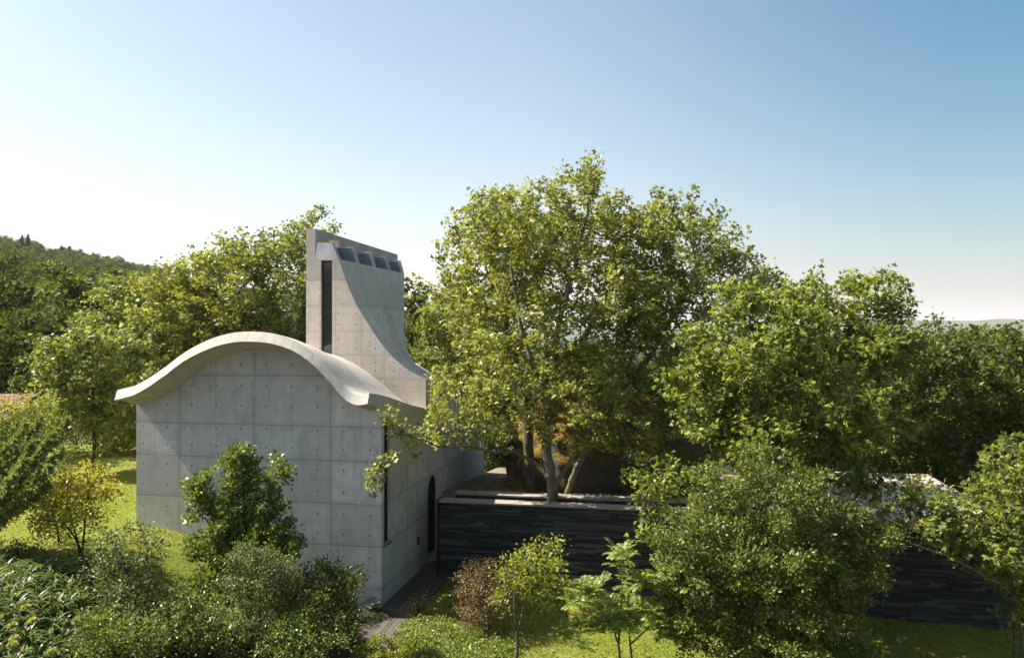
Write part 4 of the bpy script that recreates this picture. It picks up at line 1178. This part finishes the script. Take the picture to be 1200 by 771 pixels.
# juniper with sweeping boughs at the left edge
def juniper(name, label, base, boughs, seed, dens=1.0):
    rng = np.random.default_rng(seed); root = thing(name, label, 'juniper', base)
    A = []; B_ = []; ra = []; rb = []; Bs = []; Ts = []; Ns = []; Ls = []
    for pl in boughs:
        pl = resample(pl, .1); m = len(pl)
        for i in range(m - 1):
            f = i / m; A.append(pl[i]); B_.append(pl[i + 1]); ra.append(.04 * (1 - f) + .006); rb.append(.04 * (1 - (i + 1) / m) + .006)
            d = pl[i + 1] - pl[i]; d /= np.linalg.norm(d) + 1e-9
            if f < .12: continue
            for _ in range(int(3 * dens)):
                sd = rng.normal(0, 1, 3); sd -= d * (sd @ d); sd /= np.linalg.norm(sd) + 1e-9; sd[2] *= .45
                ln = .30 * (1.1 - .7 * f) * rng.uniform(.5, 1.1); p = pl[i] + d * rng.uniform(0, .1)
                dr_ = d * .75 + sd * .75 + np.array([0, 0, .12]); dr_ /= np.linalg.norm(dr_)
                n_ = 11; t_ = np.linspace(.1, 1, n_)[:, None]
                q = p + dr_ * t_ * ln - np.array([0, 0, .10]) * t_ ** 2
                for s in (1, 1, 1):
                    Bs.append(q + rng.normal(0, .012, q.shape)); Ts.append(np.tile(dr_, (n_, 1)) + rng.normal(0, .5, (n_, 3))); Ns.append(rng.normal(0, .6, (n_, 3)) + [0, 0, 1]); Ls.append(rng.uniform(.07, .15, n_))
    base = np.asarray(base)
    link('trunk', tubes_mesh('trunk', np.array(A) - base, np.array(B_) - base, np.array(ra), np.array(rb), 5), M['bark_dark'], root)
    Ls = np.concatenate(Ls)
    link('crown', leaves_mesh('crown', np.concatenate(Bs) - base, np.concatenate(Ts), np.concatenate(Ns), Ls, Ls * .3), M['leaf_juniper'], root)


rng = np.random.default_rng(55)
bJ = gp(-50, 22.5)
bo = []
for (x1, y1, Y) in ((80, 492, 22.5), (62, 508, 22), (48, 488, 23), (74, 526, 21.5), (40, 518, 21.5), (70, 508, 23.4), (28, 498, 22.5), (58, 548, 21), (28, 540, 21), (56, 566, 21.5), (12, 516, 22), (-8, 492, 23), (-20, 530, 21), (16, 556, 20.4), (34, 574, 20.6)):
    e_ = P(x1, y1, Y); mid = bJ * .5 + e_ * .5 + np.array([0, 0, -.12])
    bo.append([bJ + [0, 0, .3], (bJ + mid) / 2 + np.array([0, 0, .05]), mid, e_ * .55 + mid * .45 + np.array([0, 0, -.03]), e_])
juniper('juniper', 'spreading blue-green juniper with sweeping feathery boughs at the left edge', bJ, bo, 56)

# ================================================================== HOUSE, MAST, GARDEN LIGHT
hs = thing('house', 'small house with red tiled roof behind the shrubs at the far left', 'house', (-30.8, 46, 0), R(8))
mb = MB(); mb.box(-3.2, 3.2, -2.6, 2.6, .8, 3.0); mb.add([(-3.2, -2.6, 3.0), (-3.2, 2.6, 3.0), (-3.2, 0, 4.35), (3.2, -2.6, 3.0), (3.2, 2.6, 3.0), (3.2, 0, 4.35)], [(0, 2, 1), (3, 4, 5), (0, 3, 5, 2), (1, 2, 5, 4)])
mb.build('wall', plain_mat('house_plaster', (.55, .5, .42), .9), hs)
t = NT('roof_tiles'); tc = t.n('ShaderNodeTexCoord'); bt = t.n('ShaderNodeTexBrick'); t.l(tc.outputs['Object'], bt.inputs['Vector'])
bt.inputs['Scale'].default_value = 1; bt.inputs['Brick Width'].default_value = .22; bt.inputs['Row Height'].default_value = .3; bt.inputs['Mortar Size'].default_value = .025
bt.inputs['Color1'].default_value = (.17, .085, .06, 1); bt.inputs['Color2'].default_value = (.24, .13, .09, 1); bt.inputs['Mortar'].default_value = (.10, .05, .035, 1)
t.principled(bt.outputs['Color'], .85, .2, bt.outputs['Fac'], -.4, .03)
mb = MB()
for sg in (-1, 1):
    mb.add([(-3.5, sg * 3.0, 2.86), (3.5, sg * 3.0, 2.86), (3.5, sg * .02, 4.42), (-3.5, sg * .02, 4.42), (-3.5, sg * 3.0, 3.0), (3.5, sg * 3.0, 3.0), (3.5, sg * .02, 4.56), (-3.5, sg * .02, 4.56)],
           [(0, 1, 2, 3), (4, 5, 6, 7), (0, 1, 5, 4), (1, 2, 6, 5), (2, 3, 7, 6), (3, 0, 4, 7)])
mb.build('roof', t.m, hs)
f_ = MB(); f_.box(.6, 1.5, -2.66, -2.6, 1.5, 2.5); wn_ = f_.build('window', M['frame'], hs)
f_ = MB(); f_.box(.66, 1.44, -2.68, -2.662, 1.56, 2.44); f_.build('pane', M['glass'], wn_)

p = P(181.5, 330, 150); top = P(181.5, 306, 150)
mst = thing('antenna_mast', 'thin antenna mast with a cross arm showing above the wooded hill', 'antenna', (p[0], p[1], float(ground_z(p[0], p[1]))))
hz = top[2] - float(ground_z(p[0], p[1]))
link('pole', tubes_mesh('pole', np.array([[0, 0, 0.]]), np.array([[0, 0, hz]]), np.array([.1]), np.array([.06]), 6), M['frame'], mst)
for dz, w_ in ((-.5, .75), (-.95, .5)):
    link('cross_arm', tubes_mesh('cross_arm', np.array([[-w_, 0, hz + dz + .12]]), np.array([[w_, 0, hz + dz - .12]]), np.array([.05]), np.array([.05]), 5), M['frame'], mst)

p = gp(1198, 22.0)
gl = thing('garden_light', 'white-headed garden light on a short post at the right frame edge', 'lamp', p)
hz = HC - (704 - 385.5) / F * 22.0 - p[2]
mb = MB(); mb.box(-.04, .04, -.04, .04, -.05, hz - .08); mb.build('post', plain_mat('grey_post', (.12, .11, .1)), gl, bevel=.01)
mb = MB(); mb.box(-.16, .16, -.12, .12, hz - .08, hz + .08); mb.build('lamp_head', plain_mat('white_enamel', (.8, .8, .78), .35, var=.04), gl, bevel=.015)

# ================================================================== WOODED HILL
def wood_proto(name, seed, h, rad, leafm, nleaf=2800, leaf=.34, cone=False):
    rng = np.random.default_rng(seed)
    root = thing(name, None, 'tree', (0, 0, 0))
    link('trunk', tubes_mesh('trunk', np.array([[0, 0, -1.2], [0, 0, h * .4]]), np.array([[0, 0, h * .4], [.1, 0, h * .8]]), np.array([.22, .15]), np.array([.15, .05]), 6), M['bark'], root)
    if cone:
        z = rng.random(nleaf) ** 1.3; a = rng.uniform(0, 6.28, nleaf); r = rad * (1 - z) ** .75 * np.sqrt(rng.uniform(.35, 1, nleaf))
        pos = np.stack([r * np.cos(a), r * np.sin(a), h * (.06 + .94 * z)], 1)
        td = np.stack([np.cos(a), np.sin(a), np.full(nleaf, 1.3)], 1) + rng.normal(0, .3, (nleaf, 3))
    else:
        nc = 46; d = rng.normal(size=(nc, 3)); d /= np.linalg.norm(d, axis=1, keepdims=True)
        d[:, 2] = np.maximum(d[:, 2], -.55)
        c = np.array([0, 0, h * .58]) + d * np.array([rad, rad, h * .42]) * (.55 + .45 * rng.random((nc, 1)))
        sz = rng.uniform(.5, 1.15, nc) * rad * .26
        k = rng.integers(0, nc, nleaf); g = rng.normal(size=(nleaf, 3)); g /= np.linalg.norm(g, axis=1, keepdims=True)
        pos = c[k] + g * (sz[k] * (.5 + .5 * rng.random(nleaf) ** .5))[:, None] * [1, 1, .8]
        td = g + rng.normal(0, .6, (nleaf, 3)) - [0, 0, .2]
    nr = np.array([0, 0, .8]) + rng.normal(0, .6, (nleaf, 3)); Ln = leaf * rng.uniform(.6, 1.3, nleaf)
    link('crown', leaves_mesh('crown', pos, td, nr, Ln, Ln * .7), leafm, root)
    return root


WP = [wood_proto('broadleaf_tree', 400, 9, 3.6, M['leaf_hill'], 5200), wood_proto('broadleaf_tree', 401, 8, 3.9, M['leaf_hill'], 5200), wood_proto('broadleaf_tree', 402, 10, 3.3, M['leaf_dark'], 5200, .3), wood_proto('broadleaf_tree', 403, 7, 3.2, M['leaf_plane'], 4600, .3)]
CY = wood_proto('cypress_tree', 404, 12, 1.5, M['leaf_hill_dark'], 1800, .5, True)
first = set()


def put(pr, X, Y, s, label, group, z=None, rot=None, cat='tree'):
    zz = float(ground_z(X, Y)) if z is None else z
    rot = random.uniform(0, 6.28) if rot is None else rot
    if pr.name in first: o = dup(pr, (X, Y, zz), rot, s)
    else:
        first.add(pr.name); o = pr; o.location = (X, Y, zz); o.rotation_euler = (0, 0, rot); o.scale = (s, s, s)
    o['label'] = label; o['group'] = group; o['category'] = cat
    return o


rng = np.random.default_rng(88)
pl_ = []
for _ in range(6000):
    Y = rng.uniform(58, 235); px = rng.uniform(-45, 250); X = (px - 600) / F * Y
    if px > 205 and Y < 90: continue
    sp = 4.6 + Y * .011
    if any((X - a) ** 2 + (Y - b_) ** 2 < sp * sp for a, b_ in pl_): continue
    pl_.append((X, Y))
    if len(pl_) > 205: break
for X, Y in pl_:
    put(WP[int(rng.integers(0, 4))], X, Y, rng.uniform(.8, 1.3), 'broadleaf tree in the wood on the hillside at the far left', 'trees of the wood on the hillside')
pl_ = []
for _ in range(4000):
    Y = rng.uniform(330, 640); px = rng.uniform(-30, 190); X = (px - 600) / F * Y
    if any((X - a) ** 2 + (Y - b_) ** 2 < 8 ** 2 for a, b_ in pl_): continue
    pl_.append((X, Y))
    if len(pl_) > 190: break
for X, Y in pl_:
    put(WP[int(rng.integers(0, 3))], X, Y, rng.uniform(.8, 1.25), 'hazy tree on the farthest ridge, top left', 'trees on the farthest ridge')
for px, py, s in ((26, 276, 1.0), (33, 275, 1.05), (72, 288, .95), (75, 290, .8), (82, 289, 1.05)):
    Y = 505; X = (px - 600) / F * Y; tp_ = P(px, py, Y)[2]; g_ = float(ground_z(X, Y))
    put(CY, X, Y, max(.9, (tp_ - g_) / 12), 'dark cypress standing above the ridge line, top left', 'cypresses on the ridge')

# trees behind the chapel and the boulder
back = [(498, 64, 355, 2, 'grey-green eucalyptus-like tree just right of the light tower'), (482, 52, 325, 2, 'dark slim tree close behind the tower edge'), (505, 50, 420, 2, 'dark bushy tree filling the gap between tower and plane trees'),
        (545, 56, 392, 0, 'dark tree behind the left side of the plane trees'), (590, 58, 400, 2, 'dark tree behind the pale upright trunk'), (640, 55, 405, 0, 'dark tree right behind the boulder, left half'), (700, 57, 400, 2, 'dark tree behind the middle of the boulder'), (755, 55, 410, 0, 'dark tree behind the right end of the boulder'),
        (810, 58, 400, 1, 'tree behind the bright maple, partly hidden'), (870, 60, 398, 0, 'tree deep behind the bright maple crown'), (925, 58, 402, 1, 'tree between the two maples, in the background'), (985, 60, 396, 0, 'tree far behind the pavilion roof'), (1050, 58, 392, 2, 'dark tree behind the gap between maple and oak'), (1110, 57, 388, 0, 'tree behind the dark oak on the right'), (1160, 60, 384, 2, 'tree behind the broad dark oak, near the right edge'), (1215, 58, 380, 1, 'tree cut by the right frame edge in the background'),
        (440, 58, 400, 0, 'tree hidden mostly behind the light tower'), (400, 56, 395, 1, 'tree behind the base of the light tower'),
        (60, 52, 420, 2, 'dark tree behind the shrubs, above the tiled roof'), (20, 56, 380, 2, 'large dark tree at the left edge below the wooded hill'), (-15, 60, 370, 2, 'dark tree cut by the left frame edge')]
for px, Y, py, k, lab in back:
    X = (px - 600) / F * Y; g_ = float(ground_z(X, Y)); tp_ = P(px, py, Y)[2]
    hgt = (9, 8, 10, 7)[k]
    put(WP[k], X, Y, max(.6, (tp_ - g_) / hgt), lab, None) if False else None
    o = dup(WP[k], (X, Y, g_), random.uniform(0, 6.28), max(.6, (tp_ - g_) / hgt * 1.02), lab)
    if 'group' in o: del o['group']

# distant hills over the valley
rng = np.random.default_rng(5)
n = 160; xs = np.linspace(-1500, 7000, n)
vs = []; qs = []
hh = 20 + 62 * sstep(0, 2900, xs) + 9 * np.sin(xs / 310) + 6 * np.sin(xs / 140 + 1) + 3 * np.sin(xs / 55)
for i in range(n):
    for k, (dy, f_) in enumerate(((0, -.2), (350, .55), (800, 1.0), (1300, .6), (2200, -.3))):
        vs.append((xs[i], 5200 + dy + 120 * math.sin(xs[i] / 400 + k), -75 + (hh[i] + 75) * max(f_, -.1)))
for i in range(n - 1):
    for k in range(4): qs.append((i * 5 + k, i * 5 + 5 + k, i * 5 + 6 + k, i * 5 + k + 1))
tag(link('hills', np_mesh('hills', vs, quads=qs, smooth=True), plain_mat('far_woods', (.05, .065, .03), .95, .1, .3, .01)), kind='structure')

# the air
mb = MB(); mb.box(-13000, 13000, -13000, 13000, -82, 135)
t = NT('haze_air'); pvn = t.n('ShaderNodeVolumePrincipled'); pvn.inputs['Color'].default_value = (.86, .92, 1, 1); pvn.inputs['Density'].default_value = 6e-5; pvn.inputs['Anisotropy'].default_value = .2
t.l(pvn.outputs[0], t.out.inputs['Volume'])
tag(mb.build('haze', t.m), kind='stuff', label='thin pale haze lying over the valley and the far hills', cat='haze')

# ================================================================== LIGHT, SKY, CAMERA
EL = R(49); AZ = math.atan2(-.9897, .143)         # azimuth from +Y towards +X
sdir = Vector((math.sin(AZ) * math.cos(EL), math.cos(AZ) * math.cos(EL), math.sin(EL)))
sun = bpy.data.lights.new('sun', 'SUN'); sun.energy = 5.0; sun.angle = R(.53); sun.color = (1, .93, .82)
so = bpy.data.objects.new('sun', sun); COL.objects.link(so); so.rotation_euler = (-sdir).to_track_quat('-Z', 'Y').to_euler()
w = bpy.data.worlds.new('World'); scene.world = w; w.use_nodes = True
nt = w.node_tree; bg = nt.nodes['Background']; sk = nt.nodes.new('ShaderNodeTexSky'); sk.sky_type = 'NISHITA'; sk.sun_disc = False
sk.sun_elevation = EL; sk.sun_rotation = AZ; sk.altitude = 0; sk.air_density = 1.0; sk.dust_density = 2.0; sk.ozone_density = 1.0
geo = nt.nodes.new('ShaderNodeTexCoord'); sx = nt.nodes.new('ShaderNodeSeparateXYZ'); nt.links.new(geo.outputs['Generated'], sx.inputs[0])
def wmap(src, a, b_, c, d, kind='SMOOTHSTEP'):
    m = nt.nodes.new('ShaderNodeMapRange'); m.interpolation_type = kind
    for k, v in zip((1, 2, 3, 4), (a, b_, c, d)): m.inputs[k].default_value = v
    nt.links.new(src, m.inputs[0]); return m.outputs[0]
def wmix(fac, a, b_, mode='MIX'):
    m = nt.nodes.new('ShaderNodeMix'); m.data_type = 'RGBA'; m.blend_type = mode
    for sock, v in ((m.inputs[0], fac), (m.inputs[6], a), (m.inputs[7], b_)):
        if isinstance(v, (int, float)): sock.default_value = v
        elif isinstance(v, tuple): sock.default_value = (*v, 1)
        else: nt.links.new(v, sock)
    return m.outputs[2]
away = wmap(sx.outputs['X'], -.02, .58, 0, 1)                      # deeper, polarised blue away from the sun
deep = wmix(away, (.97, .93, .83), (.34, .595, .62))
skyc = wmix(1.0, sk.outputs[0], deep, 'MULTIPLY')
hm = nt.nodes.new('ShaderNodeMath'); hm.operation = 'MULTIPLY'; hm.inputs[1].default_value = -10.0; nt.links.new(sx.outputs['Z'], hm.inputs[0])
he = nt.nodes.new('ShaderNodeMath'); he.operation = 'EXPONENT'; he.use_clamp = True; nt.links.new(hm.outputs[0], he.inputs[0])
pale = wmix(wmap(sx.outputs['X'], -.5, .55, 0, 1), (5.2, 5.1, 4.95), (4.5, 3.9, 3.75))   # pale air along the horizon
skyc = wmix(he.outputs[0], skyc, pale)
nt.links.new(skyc, bg.inputs[0]); bg.inputs[1].default_value = .078
cam = bpy.data.cameras.new('camera'); cam.sensor_width = 36; cam.lens = F / 1200 * 36; cam.clip_end = 40000; cam.clip_start = .1
co = bpy.data.objects.new('camera', cam); COL.objects.link(co); co.location = (0, 0, HC); co.rotation_euler = (R(90), 0, 0)
scene.camera = co
vs_ = scene.view_settings; vs_.view_transform = 'Standard'; vs_.look = 'None'; vs_.exposure = 1.6; vs_.gamma = 1; vs_.use_curve_mapping = False
scene.cycles.max_bounces = 8; scene.cycles.diffuse_bounces = 4; scene.cycles.transmission_bounces = 6; scene.cycles.volume_bounces = 1
scene.cycles.use_denoising = True
